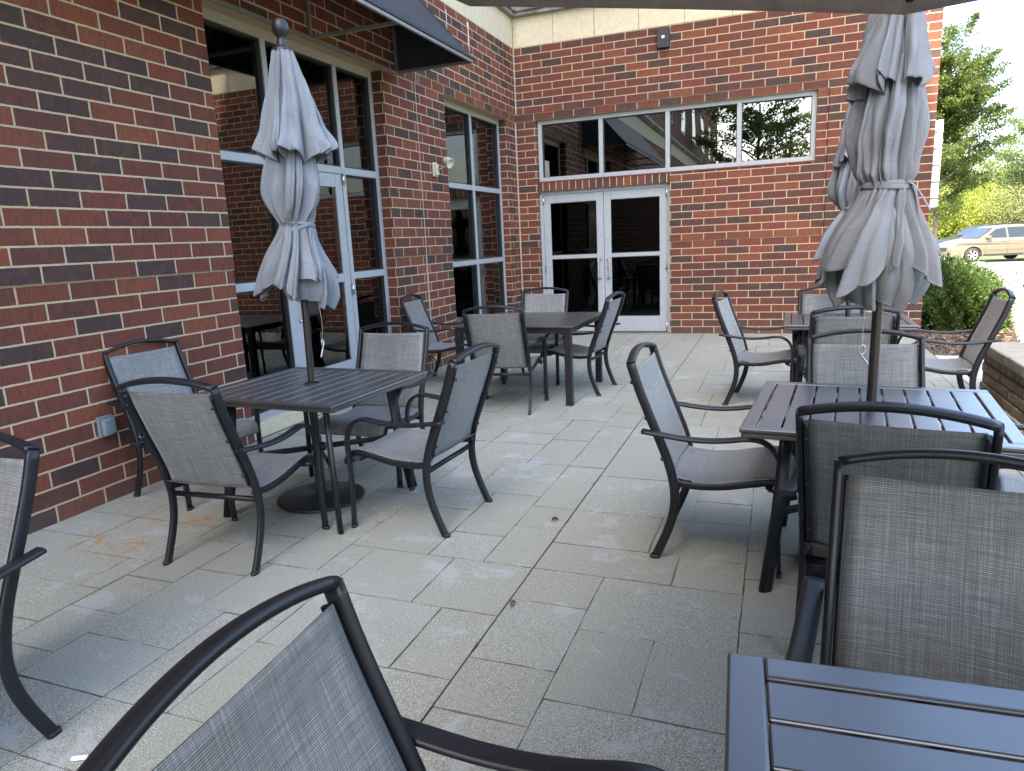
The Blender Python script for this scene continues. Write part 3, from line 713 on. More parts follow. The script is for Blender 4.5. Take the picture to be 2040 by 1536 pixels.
# yew bush at the corner
YB = empty('yew_bush', (6.02, 1.25, 0), 0, 'dense dark green yew bush at the right end of the brick wall', 'bush')
n = 60000; th = rng.uniform(0, 2 * PI, n); cph = rng.uniform(0, 1, n); rad = rng.uniform(.84, 1.0, n) + .16 * rng.random(n) ** 6
lump = 1 + .08 * np.sin(5 * th + 3 * cph) + .06 * np.sin(9 * th - 6 * cph) + .06 * np.sin(17 * th + 11 * cph) + .04 * np.sin(29 * th - 23 * cph)
sx, sy, szz = .62, .95, .79
sph = np.sqrt(1 - cph ** 2); q = np.stack([sx * sph * np.cos(th), sy * sph * np.sin(th), szz * cph ** .85], 1) * (rad * lump)[:, None]
dirs = np.stack([sph * np.cos(th), sph * np.sin(th), cph + .5], 1) + rng.normal(size=(n, 3)) * .45; dirs /= np.linalg.norm(dirs, axis=1)[:, None]
q[:, 0] += .10 * (1 - q[:, 2]); q[:, 2] -= .10 * np.maximum(0, q[:, 0])
scatter_quads('foliage', q, rng.uniform(.014, .03, n), M['leaf_yew'], ori=dirs, aspect=1.0, parent=YB)
m = MB(); 
for k in range(9):
    a = k * .7; limbs(m, Vector((.05 * math.cos(a), .05 * math.sin(a), -.05)), Vector((.45 * math.cos(a) * sx * 1.4, .6 * math.sin(a), .3 + .06 * k)), .02, .006, 4, .03)
m.build('stems', M['bark'], YB)
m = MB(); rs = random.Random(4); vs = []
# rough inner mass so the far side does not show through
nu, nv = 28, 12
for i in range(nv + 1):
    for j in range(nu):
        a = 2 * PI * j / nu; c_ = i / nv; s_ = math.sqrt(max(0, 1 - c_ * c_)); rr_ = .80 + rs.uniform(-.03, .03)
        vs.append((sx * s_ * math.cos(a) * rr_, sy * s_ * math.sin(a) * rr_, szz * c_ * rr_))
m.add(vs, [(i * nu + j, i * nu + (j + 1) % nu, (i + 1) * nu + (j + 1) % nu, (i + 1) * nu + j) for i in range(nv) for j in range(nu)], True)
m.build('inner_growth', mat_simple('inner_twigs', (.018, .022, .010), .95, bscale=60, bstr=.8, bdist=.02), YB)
# sapling in the planter whose twig pokes into the frame
SP = empty('planter_shrub', (6.0, -4.0, .33), 0, 'small broadleaf shrub whose twig pokes in over the planter at the right edge', 'shrub')
m = MB(); tips = [(-.57, -.02, .66), (-.50, .06, .60), (-.2, .2, .9), (.2, .1, 1.0), (.1, -.3, .8), (-.25, -.3, .75)]
lp = []
for tp in tips:
    limbs(m, Vector((0, 0, 0)), Vector(tp), .008, .002, 4, .015)
    for k in range(7):
        f = 1 - k * .07; lp.append(Vector(tp) * f + Vector((random.uniform(-.035, .035), random.uniform(-.03, .03), random.uniform(-.03, .03))))
m.build('stems', M['bark'], SP); scatter_quads('foliage', np.array([tuple(v) for v in lp]), rng.uniform(.02, .032, len(lp)), M['leaf'], parent=SP, aspect=1.2)

# ---------------------------------------------------------------- cars
def make_car(name, loc, heading, paint, label, cat='car'):
    t = empty(name, loc, heading, label, cat, 'cars parked in the lot')
    # x forward, y left, z up; SUV 4.6 x 1.82 x 1.7; front axle x=0 rear axle x=-2.66
    prof = [(.90, .28), (.93, .45), (.92, .62), (.84, .80), (.62, .90), (.0, 1.02), (-.28, 1.06), (-.95, 1.52), (-1.25, 1.60), (-2.0, 1.645), (-2.9, 1.60), (-3.28, 1.52), (-3.52, 1.12), (-3.62, .95), (-3.66, .5), (-3.60, .30)]
    def under(): 
        out = []
        for cx in (-2.66, 0):
            out += [(cx - .43, .26)] + [(cx + .40 * math.cos(a), .33 + .40 * math.sin(a)) for a in np.linspace(PI, 0, 11)] + [(cx + .43, .26)]
        return out
    ring = prof + [p for p in under()]
    pr = [(x, z) for x, z in ring]; n = len(pr)
    def half(z): 
        if z > 1.0: return .89 - (z - 1.0) * .34
        if z > .5: return .91 - (z - .5) * .02
        return .90
    m = MB(); vs = []
    for s in (-1, 1):
        for x, z in pr: vs.append((x, s * half(z) * (1 if x < .7 else .94), z))
    # side skins by triangulated polygon: use strips between the outline and a belt row
    m.add(vs, [((i + 1) % n, i, n + i, n + (i + 1) % n) for i in range(n)], False)
    bmv = vs
    from mathutils.geometry import tessellate_polygon
    tri = tessellate_polygon([[Vector((x, z, 0)) for x, z in pr]])
    o = len(m.v) - 2 * n
    for a, b, c in tri:
        m.f.append((o + a, o + b, o + c)); m.f.append((o + n + c, o + n + b, o + n + a)); m.smooth += [False, False]
    body = m.build('body', paint, t, bevel=.025, seg=2)
    for s in (-1, 1):
        def side_glass(poly):
            g = MB(); vs = [(x, s * (half(z) + .006), z) for x, z in poly]; vs2 = [(x, s * (half(z) - .01), z) for x, z in poly]; k = len(poly)
            g.add(vs + vs2, [tuple(range(k)), tuple(range(2 * k - 1, k - 1, -1))] + [(i, (i + 1) % k, k + (i + 1) % k, k + i) for i in range(k)]); g.build('side_window', M['carglass'], t)
        side_glass([(-.50, 1.09), (-.98, 1.46), (-1.42, 1.52), (-1.45, 1.07)]); side_glass([(-1.53, 1.07), (-1.50, 1.53), (-2.35, 1.53), (-2.42, 1.08)]); side_glass([(-2.52, 1.09), (-2.45, 1.53), (-2.95, 1.48), (-3.15, 1.14)])
        for xx in (-.52, -1.49, -2.45):
            g = MB(); g.sweep([(xx, s * .912, .36), (xx, s * .905, 1.03)], .004, .004, n=6, p=2); g.build('door_gap', M['rubber'], t)
        for xx in (-1.32, -2.28):
            g = MB(); g.box(xx - .09, xx + .09, s * .90 - .012, s * .90 + .022, .90, .93); g.build('door_handle', paint, t, bevel=.008)
        g = MB(); g.box(-.70, -.50, s * .98 - .06, s * .98 + .06, 1.06, 1.19); g.build('mirror', paint, t, bevel=.03)
        g = MB(); g.box(.55, .86, s * .70 - .13, s * .70 + .15, .66, .80); g.build('headlight', M['lamp_glass'], t, bevel=.03)
        g = MB(); g.sweep([(-1.1, s * .58, 1.63), (-1.6, s * .58, 1.68), (-2.9, s * .58, 1.66), (-3.1, s * .58, 1.60)], .015, .015, n=8, p=2); g.build('roof_rail', M['blackplastic'], t)
        g = MB(); g.box(-2.2, -.46, s * .905 - .01, s * .905 + .01, .27, .36); g.build('sill_trim', M['rubber'], t)
        for cx in (0, -2.66):
            wv = empty('wheel', (cx, s * .79, .335)); wv.parent = t
            g = MB(); g.lathe([(.22, -.11), (.31, -.11), (.335, -.09), (.335, .09), (.31, .11), (.22, .11)], n=32, axis='Y'); g.build('tyre', M['rubber'], wv)
            g = MB(); g.lathe([(.235, s * .09), (.205, s * .10), (.20, s * .05)], n=32, axis='Y'); g.lathe([(0, s * .10), (.045, s * .10), (.05, s * .05)], n=16, axis='Y')
            for k in range(6):
                a = k * PI / 3; g.sweep([(.04 * math.cos(a), s * .085, .04 * math.sin(a)), (.21 * math.cos(a), s * .085, .21 * math.sin(a))], .028, .012, lat=(-math.sin(a), 0, math.cos(a)), n=8)
            g.build('rim', M['rim'], wv)
            g = MB(); g.lathe([(0, s * .03), (.21, s * .03)], n=24, axis='Y'); g.build('brake_shadow', M['rubber'], wv)
    g = MB(); g.add([(-.31, -.72, 1.075), (-.31, .72, 1.075), (-.90, .62, 1.505), (-.90, -.62, 1.505)], [(0, 1, 2, 3)]); gl = g.build('windscreen', M['carglass'], t); sm = gl.modifiers.new('s', 'SOLIDIFY'); sm.thickness = .03; sm.offset = 1
    g = MB(); g.box(.86, .95, -.4, .4, .55, .70); g.build('grille', M['blackplastic'], t, bevel=.01)
    return t
make_car('parked_car', (11.77, 28.45, -.52), math.radians(196.5), M['carpaint'], 'gold sport utility vehicle parked side-on beyond the sidewalk')
make_car('parked_car', (13.3, 37.3, -.55), math.radians(200), M['cardark'], 'dark car parked behind the gold one, showing only beside the tree trunk')

# ---------------------------------------------------------------- chairs
def make_chair():
    t = empty('patio_chair')
    up = [(.005, 0), (.032, .06), (.064, .14), (.087, .22), (.094, .30), (.087, .37), (.064, .46), (.026, .56), (-.018, .67), (-.060, .78), (-.094, .888)]
    def upx(z):
        for (a, za), (b, zb) in zip(up[:-1], up[1:]):
            if za <= z <= zb: return a + (b - a) * (z - za) / (zb - za)
        return up[-1][0]
    for s in (-1, 1):
        m = MB(); m.sweep(cr([(a, s * .2485, z) for a, z in up], 4), .0115, .020, lat=(0, 1, 0)); m.build('upright', M['chair'], t)
        m = MB(); prof = cr([(upx(z) - .010, s * .229, z) for z in (.40, .50, .60, .70, .80, .855)], 3); m.sweep(prof, .007, .013, lat=(0, 1, 0))
        for z in (.46, .64, .80): m.lathe([(0, -.01), (.007, -.01), (.007, .0)], c=(upx(z) - .024, s * .229, z), n=8, axis='X')
        m.build('sling_rail', M['chair'], t)
        # arm and front leg in one bent bar
        pa = [(-.040, .600), (.03, .590), (.12, .578), (.22, .573), (.31, .579), (.385, .590), (.44, .587), (.487, .560), (.514, .515), (.526, .46), (.524, .39), (.520, .30), (.522, .18), (.530, .015)]
        P = cr([(a, s * (.2865 - .002 * 0), z) for a, z in pa], 4); k = len(P)
        wd = [1.0 if q.z > .56 else max(.72, 1 - (.56 - q.z) * 3) for q in P]
        m = MB(); m.sweep(P, .0245, .0095, lat=(0, 1, 0), widths=wd, p=2.8); m.build('armrest', M['chair'], t)
        ps = [(.075, .372), (.12, .358), (.2, .352), (.3, .360), (.4, .380), (.48, .394), (.535, .388), (.567, .362), (.578, .330)]
        m = MB(); m.sweep(cr([(a, s * .240, z) for a, z in ps], 4), .009, .015, lat=(0, 1, 0)); m.sweep([(.47, s * .245, .375), (.515, s * .278, .362)], .008, .008, n=8, p=2)
        m.build('seat_rail', M['chair'], t)
        for (x, z, l) in ((.005, 0, .2485), (.530, 0, .2865)):
            m = MB(); m.sweep([(x, s * l, -.0), (x + .001, s * l, .016)], .0135 if l < .27 else .020, .022 if l < .27 else .0115, lat=(0, 1, 0)); m.build('foot_cap', M['blackplastic'], t)
    # top rail, bowed
    n = 22; P = []
    for i in range(n + 1):
        k = -1 + 2 * i / n; P.append((-.094 - .016 * (1 - k * k), .2485 * k, .886 + .036 * (1 - abs(k) ** 2.0)))
    m = MB(); m.sweep(P, .0195, .0115, lat=(1, 0, .25)); m.build('top_rail', M['chair'], t)
    for (x, z, a) in ((.098, .325, .012), (.485, .366, .011)):
        m = MB(); m.sweep([(x, -.245, z), (x, .245, z)], a, a, lat=(1, 0, 0)); m.build('stretcher', M['chair'], t)
    # slings
    r, c = 26, 15; V = np.zeros((r, c, 3)); U = np.zeros((r, c, 2))
    for i in range(r):
        z = .385 + (.862 - .385) * i / (r - 1)
        for j in range(c):
            l = -.226 + .452 * j / (c - 1); q = 1 - (l / .226) ** 2
            V[i, j] = (upx(z) + .004 - .022 * q * math.sin(PI * min(1, .15 + i / (r - 1) * .85)), l, z - .004 * q * (i == r - 1)); U[i, j] = (l, z)
    grid_mesh('back_sling', V, U, M['fabric'], t, solid=.0028)
    ps = cr([(.055, 0, .402), (.10, 0, .384), (.2, 0, .372), (.3, 0, .379), (.4, 0, .398), (.48, 0, .412), (.535, 0, .406), (.572, 0, .376), (.588, 0, .330)], 4)
    r = len(ps); V = np.zeros((r, c, 3)); U = np.zeros((r, c, 2)); d = 0
    for i in range(r):
        if i: d += (ps[i] - ps[i - 1]).length
        for j in range(c):
            l = -.238 + .476 * j / (c - 1); q = 1 - (l / .238) ** 2; V[i, j] = (ps[i].x, l, ps[i].z - .014 * q * math.sin(PI * min(i / (r - 1) * 1.0, 1))); U[i, j] = (l + 2, d)
    grid_mesh('seat_sling', V, U, M['fabric'], t, solid=.0028)
    return t
chair0 = make_chair(); used = [False]
def place_chair(x, y, deg, label):
    o = chair0 if not used[0] else copy_tree(chair0); used[0] = True
    o.location = (x, y, 0); o.rotation_euler = (0, 0, math.radians(deg)); tag(o, label, 'chair', 'sling patio chairs'); return o
CH = [
 (3.258, -7.10, -1.3, 'chair on the left side of the middle right slatted table, seen side-on'),
 (2.247, -7.14, 177.1, 'chair on the right side of the left umbrella table, facing the brick wall'),
 (1.309, -8.007, 93.1, 'chair on the near side of the left umbrella table, its back to us'),
 (.112, -7.087, -6.0, 'chair squeezed between the left umbrella table and the brick wall'),
 (1.326, -6.291, -87.3, 'chair on the far side of the left umbrella table, in front of the glass door'),
 (1.579, -4.995, 96.3, 'chair on the near side of the solid top table without umbrella'),
 (2.254, -3.933, 175.4, 'chair on the right side of the solid top table, in front of the double door'),
 (1.413, -3.253, -88.8, 'chair on the far side of the solid top table, nearest the wall corner'),
 (.208, -3.758, 6.0, 'chair on the left side of the solid top table, against the brick between the windows'),
 (3.377, -4.111, -7.1, 'chair on the left side of the farthest slatted table by the back wall'),
 (4.168, -3.784, -89.8, 'chair on the far side of the farthest slatted table, against the back brick wall'),
 (4.199, -5.317, 91.1, 'chair on the near side of the farthest slatted table, its back to us'),
 (5.163, -4.344, 177.9, 'chair on the right side of the farthest slatted table, beside the block wall'),
 (4.146, -6.639, -87.5, 'chair facing us behind the pole of the closest closed umbrella'),
 (4.078, -8.032, 80.0, 'chair on the near side of the middle right slatted table, its back to us'),
 (4.126, -8.684, -97.5, 'large close chair at the right edge, behind the nearest table and facing us'),
 (4.984, -7.38, 164.5, 'chair on the right side of the middle right slatted table, cut off by the frame'),
 (1.441, -9.036, -91.0, 'chair cut off by the left edge of the frame, near the brick wall'),
 (3.171, -9.648, 3.0, 'nearest chair at the bottom of the frame, left of the nearest table'),
]
for c_ in CH: place_chair(*c_)

# ---------------------------------------------------------------- tables
def make_slat_table():
    t = empty('slatted_table'); W = .455; H = .70
    m = MB(); bw = .052
    for (x0, x1, y0, y1) in ((-W, W, -W, -W + bw), (-W, W, W - bw, W), (-W, -W + bw, -W + bw, W - bw), (W - bw, W, -W + bw, W - bw)): m.box(x0, x1, y0, y1, H - .018, H)
    for (x0, x1, y0, y1) in ((-W + .006, W - .006, -W + .006, -W + .03), (-W + .006, W - .006, W - .03, W - .006), (-W + .006, -W + .03, -W + .03, W - .03), (W - .03, W - .006, -W + .03, W - .03)): m.box(x0, x1, y0, y1, H - .038, H - .019)
    m.build('table_rim', M['tabletop'], t, bevel=.005, seg=3)
    m = MB(); n = 9; inner = 2 * (W - bw); gap = .0075; sw = (inner - gap * (n + 1)) / n
    for i in range(n):
        x0 = -W + bw + gap + i * (sw + gap); m.box(x0, x0 + sw, -W + bw + .001, W - bw - .001, H - .014, H - .002)
    m.build('slats', M['tabletop'], t, bevel=.0035, seg=2)
    m = MB(); m.box(-.12, .12, -W + bw, W - bw, H - .03, H - .0145) if False else None
    for yy in (-.2, .2): m.box(-W + bw, W - bw, yy - .015, yy + .015, H - .032, H - .0145)
    m.build('under_brace', M['table'], t)
    for sx in (-1, 1):
        for sy in (-1, 1):
            m = MB(); a = Vector((sx * .295, sy * .295, H - .03)); b = Vector((sx * .355, sy * .355, .0))
            m.sweep([a, a.lerp(b, .5) + Vector((-sx * .006, -sy * .006, 0)), b], .028, .0135, lat=(sx * .7071, sy * .7071, 0), p=4); m.build('leg', M['table'], t)
    for s in (-1, 1):
        m = MB(); z = .33; m.sweep([(-.318, -.318 * s, z), (-.03, -.03 * s, z)], .007, .016, lat=(.7, -.7 * s, 0) if False else (.7071 * s, -.7071, 0), p=4); m.sweep([(.03, .03 * s, z), (.318, .318 * s, z)], .007, .016, lat=(.7071 * s, -.7071, 0), p=4); m.build('stretcher', M['table'], t)
    m = MB(); m.lathe([(.032, .312), (.04, .312), (.04, .348), (.032, .348), (.032, .312)], n=20); m.build('hub_ring', M['table'], t)
    m = MB(); m.lathe([(.028, H - .002), (.040, H - .002), (.042, H + .002), (.036, H + .005), (.028, H + .005)], n=24); m.build('grommet', M['black'], t)
    return t
tb = make_slat_table()
def place_table(o, x, y, deg, label, sx=1): o.location = (x, y, 0); o.rotation_euler = (0, 0, math.radians(deg)); o.scale = (sx, 1, 1); return tag(o, label, 'table', 'slatted patio tables')
t1, t3, t4, t5 = tb, copy_tree(tb), copy_tree(tb), copy_tree(tb)
place_table(t1, 1.31, -7.115, -2.5, 'slatted dark metal table by the brick wall with the left umbrella through it', 1.07)
place_table(t3, 4.115, -7.215, -5.0, 'slatted dark metal table in the middle right with the nearest closed umbrella')
place_table(t4, 4.25, -4.14, -1.0, 'slatted dark metal table farthest right, close to the back wall', 1)
place_table(t5, 4.24, -9.63, 93.0, 'slatted dark metal table in the bottom right corner, cut off by the frame', 1.0)
t5.scale = (1.17, 1.17, 1)
T2 = empty('solid_table', (1.555, -4.06, 0), math.radians(-.5), 'dark metal table with a smooth solid top and straight square legs, no umbrella', 'table')
W = .565; H = .70
m = MB(); m.box(-W, W, -W, W, H - .016, H); m.build('tabletop', M['tabletop'], T2, bevel=.004)
m = MB(); q = W - .02
for (x0, x1, y0, y1) in ((-q, q, -q, -q + .02), (-q, q, q - .02, q), (-q, -q + .02, -q + .02, q - .02), (q - .02, q, -q + .02, q - .02)): m.box(x0, x1, y0, y1, H - .065, H - .017)
m.build('apron', M['table'], T2, bevel=.003)
for sx in (-1, 1):
    for sy in (-1, 1):
        m = MB(); cx, cy = sx * (W - .048), sy * (W - .048); m.box(cx - .03, cx + .03, cy - .03, cy + .03, 0.012, H - .018); lg = m.build('leg', M['table'], T2, bevel=.003)
        m = MB(); m.box(cx - .032, cx + .032, cy - .032, cy + .032, 0, .012); m.build('foot_cap', M['blackplastic'], lg)
m = MB(); m.lathe([(0, H + .0008), (.028, H + .001), (.03, H + .0005)], n=24); m.build('hole_cap', M['black'], T2)

# ---------------------------------------------------------------- closed umbrellas
def fold_surface(rows, seed, nf=8, ncol=320, twist=0):
    """rows: (z, r, amp, dz, lean_x, lean_y, fine); cusped valleys, rounded leaning ridges"""
    rr = np.random.default_rng(seed); ph = rr.uniform(0, 2 * PI, 12)
    wd = rr.uniform(.6, 1.45, nf); ed = np.concatenate([[0], np.cumsum(wd / wd.sum())]) * 2 * PI
    A = rr.uniform(.55, 1.25, nf); Hh = rr.uniform(-1, 1, nf); Ln = rr.choice([-1, 1], nf) * rr.uniform(.15, .75, nf)
    per = ncol // nf; th = []; k_ = []; s_ = []
    for k in range(nf):
        for j in range(per): th.append(ed[k] + (ed[k + 1] - ed[k]) * j / per); k_.append(k); s_.append(-1 + 2 * j / per)
    th = np.array(th); k_ = np.array(k_); s_ = np.array(s_); n = len(th); W_ = (ed[1:] - ed[:-1])[k_]
    hump = np.cos(PI * s_ / 2); f = 2 * hump ** .62 - 1
    f = f * A[k_] - .0
    # blend amplitude steps at the valleys (s=+-1 all equal -1*A) so the surface stays closed
    am = (A[k_] + A[(k_ + np.where(s_ > 0, 1, -1)) % nf]) / 2; w_ = np.abs(s_) ** 3; sub = .30 * np.abs(np.cos(1.5 * PI * s_ + ph[8] * 0)) * hump * np.sign(Hh[k_]); f = (2 * (hump ** .62 + sub - .18 * hump) - 1) * (A[k_] * (1 - w_) + am * w_)
    hh = Hh[k_] * hump; ln = Ln[k_] * hump * W_
    R = len(rows); V = np.zeros((R, n, 3)); U = np.zeros((R, n, 2)); d = 0
    for i, (z, r, a, dz, lx, ly, fi) in enumerate(rows):
        wr = np.array([mnoise.noise(Vector((math.cos(t) * 2.6, math.sin(t) * 2.6, z * 2.2 + seed))) for t in th])
        w2 = np.array([mnoise.noise(Vector((math.cos(t) * 7.5, math.sin(t) * 7.5, z * 5 + seed * 3))) for t in th])
        fine = np.sin(23 * th + ph[4] + 2 * wr) * .5 + np.sin(37 * th + ph[5] - 3 * wr) * .4
        t2 = th + ln * min(1, a * 2.2) + .10 * wr + twist * (z - 1.57)
        w3 = np.array([1 - 2 * abs(mnoise.noise(Vector((math.cos(t) * 4.2, math.sin(t) * 4.2, z * 6.5 + seed * 7)))) for t in th])
        rad = r * (1 + a * f + .26 * wr * min(1, a * 4) + .07 * w2 + .10 * (w3 - .6) + fi * fine)
        V[i, :, 0] = rad * np.cos(t2) + lx; V[i, :, 1] = rad * np.sin(t2) + ly; V[i, :, 2] = z + dz * (f * .6 + hh * .9) + .012 * w2 * (dz != 0)
        if i: d += abs(z - rows[i - 1][0])
        U[i, :, 0] = th / (2 * PI) * 1.9; U[i, :, 1] = d
    return V, U
def interp_rows(keys, n):
    out = []; zs = [k[0] for k in keys]
    P = cr([(k[0], k[1], k[2]) for k in keys], n); Q = cr([(k[3], k[4], k[5]) for k in keys], n); F = cr([(k[6], 0, 0) for k in keys], n)
    return [(p[0], max(.02, p[1]), p[2], q[0], q[1], q[2], f[0]) for p, q, f in zip(P, Q, F)]
def hem(V, t):
    r = V[-2]; n = len(r); P = [tuple(r[i]) for i in range(n)] + [tuple(r[0])]
    m = MB(); m.sweep(P, .0035, .0035, n=6, p=2, cap=False); o = m.build('hem', M['canvas'], t)
    me = o.data; me.uv_layers.new(name='UVMap')
def umbrella(x, y, seed, rot, s, tail, hookang, label, hookz=(1.16, .95), zsc=1.0, tie_tilt=.02, lean=0, F=1.0, TR=.080):
    t = empty('market_umbrella', (x, y, 0), rot, label, 'umbrella', 'closed grey market umbrellas')
    k = zsc
    m = MB(); m.lathe([(.019, .01), (.019, 2.44 * k)], n=20); m.build('pole', M['pole'], t)
    m = MB(); m.lathe([(0, 0), (.235, 0), (.25, .006), (.25, .016), (.235, .022), (.06, .03), (.05, .036), (0, .036)], n=48); bs = m.build('base_plate', M['black'], t)
    m = MB(); m.lathe([(.0285, .03), (.0285, .38), (.020, .385)], n=20); m.build('base_tube', M['black'], t)
    m = MB(); z = 2.455 * k; m.lathe([(.052, -.025), (.055, -.01), (.046, .004), (.030, .012), (.024, .02), (.026, .028), (.021, .036), (.019, .048), (.024, .058), (.036, .072), (.0425, .09), (.043, .105), (.038, .125), (.025, .141), (.0, .147)], n=28, c=(0, 0, z)); m.build('finial', M['black'], t)
    S = s
    cap = interp_rows([(2.455 * k, .038, .02, 0, 0, 0, 0), (2.43 * k, .054, .06, 0, 0, 0, .005), (2.32 * k, .072 * S, .18, 0, .002, 0, .012), (2.18 * k, .098 * S, .28, 0, .006, 0, .015), (2.06 * k, .122 * S, .34, .012, .010, 0, .015), (1.965 * k, .143 * S, .38, .035, .014, 0, .015), (1.915 * k, .150 * S, .40, .048, .016, 0, .015), (1.907 * k, .146 * S, .40, .048, .016, 0, .015)], 6)
    V, U = fold_surface(cap, seed, nf=9, twist=.25); grid_mesh('canopy_cap', V, U, M['canvas'], t, closed=True, solid=.0022); hem(V, t)
    low = interp_rows([(2.2 * k, .05 * S, .1, 0, 0, 0, 0), (2.02 * k, .078 * S, .3, 0, 0, 0, .01), (1.88 * k, .102 * S, .38, 0, .004, 0, .015), (1.76 * k, .118 * S, .40, 0, .006, 0, .02), (1.67 * k, .106 * S, .38, 0, .004, 0, .03), (1.61 * k, TR + .010, .26, 0, 0, 0, .04), (1.568 * k, TR, .13, 0, 0, 0, .04), (1.54 * k, TR + .006, .18, 0, 0, 0, .04), (1.48 * k, .106 * F, .34, 0, 0, 0, .03), (1.40 * k, .134 * F, .42, .0, 0, 0, .02), (1.34 * k, .162 * F, .46, -.03, 0, .002, .015), (1.285 * k, .176 * F, .50, -.07, 0, .004, .015), (1.277 * k, .174 * F, .50, -.07, 0, .004, .015)], 7)
    V, U = fold_surface(low, seed + 1, nf=9, twist=1.1); grid_mesh('canopy', V, U, M['canvas'], t, closed=True, solid=.0022); hem(V, t)
    inn = interp_rows([(1.50 * k, .06, .1, 0, 0, 0, 0), (1.40 * k, .09, .35, 0, 0, 0, 0), (1.30 * k, .112, .42, -.01, .01, 0, .015), (1.22 * k, .110, .46, -.025, .012, 0, .02), (1.165 * k, .092, .50, -.035, .015, 0, .02), (1.157 * k, .088, .50, -.035, .015, 0, .02)], 6)
    V, U = fold_surface(inn, seed + 2, nf=6); grid_mesh('inner_fold', V, U, M['canvas'], t, closed=True, solid=.0022); hem(V, t)
    # tie strap
    for dz, tl in ((0, tie_tilt), (.008, -tie_tilt * .4)):
        P = [((TR + .0085 + .003 * math.sin(5 * a)) * math.cos(a), (TR + .0085 + .003 * math.sin(5 * a)) * math.sin(a), 1.566 * k + dz + tl * math.sin(a + 1) * 1.0) for a in np.linspace(0, 2 * PI, 49)]
        m = MB(); m.sweep(P, .009, .0022, lat=(0, 0, 1), n=8); m.build('tie_strap', M['canvas'], t)
    if tail:
        for (a, ln) in ((tail, .24), (tail + .12, .10)):
            P = cr([(.084 * math.cos(a), .084 * math.sin(a), 1.575 * k), (.105 * math.cos(a + .05), .105 * math.sin(a + .05), 1.555 * k), (.13 * math.cos(a), .13 * math.sin(a), 1.566 * k - ln * .45), (.165 * math.cos(a - .06), .165 * math.sin(a - .06), 1.566 * k - ln)], 5)
            m = MB(); m.sweep(P, .009, .002, lat=(-math.sin(a), math.cos(a), 0), n=8); m.build('strap_tail', M['canvas'], t)
    # hanging locking pin on a wire
    a = hookang; hx, hy = .085 * math.cos(a), .085 * math.sin(a); z1, z0 = hookz
    m = MB(); m.sweep(cr([(.045 * math.cos(a), .045 * math.sin(a), z1 + .1), (hx * .9, hy * .9, z1 + .02), (hx + .006, hy, (z0 + z1) / 2), (hx, hy, z0 + .012)], 5), .0012, .0012, n=6, p=2); m.build('pin_wire', M['steel'], t)
    tx, ty = -math.sin(a), math.cos(a)
    L2 = [(0, 0), (.012, .014), (.022, .006), (.020, -.012), (.010, -.026), (-.008, -.05), (-.030, -.078)]
    m = MB(); m.sweep(cr([(hx + tx * (p - .012) , hy + ty * (p - .012), z0 + q) for p, q in [(.014, -.03), (.002, -.014), (.004, .006), (.016, .014), (.028, .004), (.026, -.012), (.014, -.03), (-.006, -.054), (-.028, -.082)]], 5), .0035, .0035, n=8, p=2); m.build('locking_pin', M['steel'], t)
    t.rotation_euler = (lean * math.sin(rot), lean * math.cos(rot), rot) if False else Matrix.Rotation(lean, 3, 'Y').to_4x4().to_euler(); t.rotation_euler = (Matrix.Rotation(lean, 3, 'Y') @ Matrix.Rotation(rot, 3, 'Z')).to_euler()
    return t
umbrella(1.262, -7.075, 31, .6, 1.0, None, -.35, 'closed grey umbrella with a ball finial standing in the left table', (1.14, .93), tie_tilt=.03, lean=.022, F=.92, TR=.082)
umbrella(4.105, -7.215, 45, 1.9, .78, -2.5, 2.45 + 1.57 - .9 - 3.0, 'closest closed grey umbrella standing in the middle right table, strap tail hanging', (1.12, .93), zsc=1.0, tie_tilt=.006, lean=.008, F=.87, TR=.076)
umbrella(4.27, -4.12, 52, 0.2, 1.05, None, 3.1, 'closed grey umbrella half hidden behind the closest one, by the back wall', (1.1, .92), zsc=.985)
# open umbrella over the camera: only its rim shows at the top of the frame
OU = empty('open_umbrella', (4.24, -9.63, 0), math.radians(0), 'open taupe umbrella over the nearest table, only its rim showing along the top edge', 'umbrella')
R_ = 1.33; zr = 1.936; ang0 = math.atan2(.84, -.54); rows = 14; ncol = 8 * 12; V = np.zeros((rows, ncol, 3)); U = np.zeros((rows, ncol, 2))
for i in range(rows):
    f = (i / (rows - 1)) if i < rows - 1 else 1.0; ff = min(1, i / (rows - 2)); 
    for j in range(ncol):
        seg, q = divmod(j, 12); q /= 12; a0 = ang0 - PI / 8 + seg * PI / 4; a1 = a0 + PI / 4
        p0 = np.array([math.cos(a0), math.sin(a0)]); p1 = np.array([math.cos(a1), math.sin(a1)]); pt = p0 * (1 - q) + p1 * q
        rad = R_ * ff * (1 - .006 * math.sin(q * PI) * ff); V[i, j, :2] = pt * rad
        z = zr + .48 * (1 - ff ** 1.25) + .0 * q - .028 * math.sin(q * PI) * 0
        if i == rows - 1: z -= .035; V[i, j, :2] = pt * rad * 1.004
        V[i, j, 2] = z; U[i, j] = (j / ncol * 8, ff * 1.4)
grid_mesh('canopy', V, U, M['canvas_taupe'], OU, closed=True, solid=.003)
m = MB(); m.lathe([(.019, .01), (.019, zr + .5)], n=20); m.build('pole', M['pole'], OU)
m = MB(); m.lathe([(0, 0), (.235, 0), (.25, .006), (.25, .016), (.06, .03), (0, .036)], n=48); m.build('base_plate', M['black'], OU)
for k in range(8):
    a = ang0 - PI / 8 + k * PI / 4; m = MB(); m.sweep([(.03 * math.cos(a), .03 * math.sin(a), zr + .46), (.7 * math.cos(a), .7 * math.sin(a), zr + .27), (R_ * .985 * math.cos(a), R_ * .985 * math.sin(a), zr - .012)], .009, .006, lat=(-math.sin(a), math.cos(a), 0), n=8); m.build('rib', M['pole'], OU)

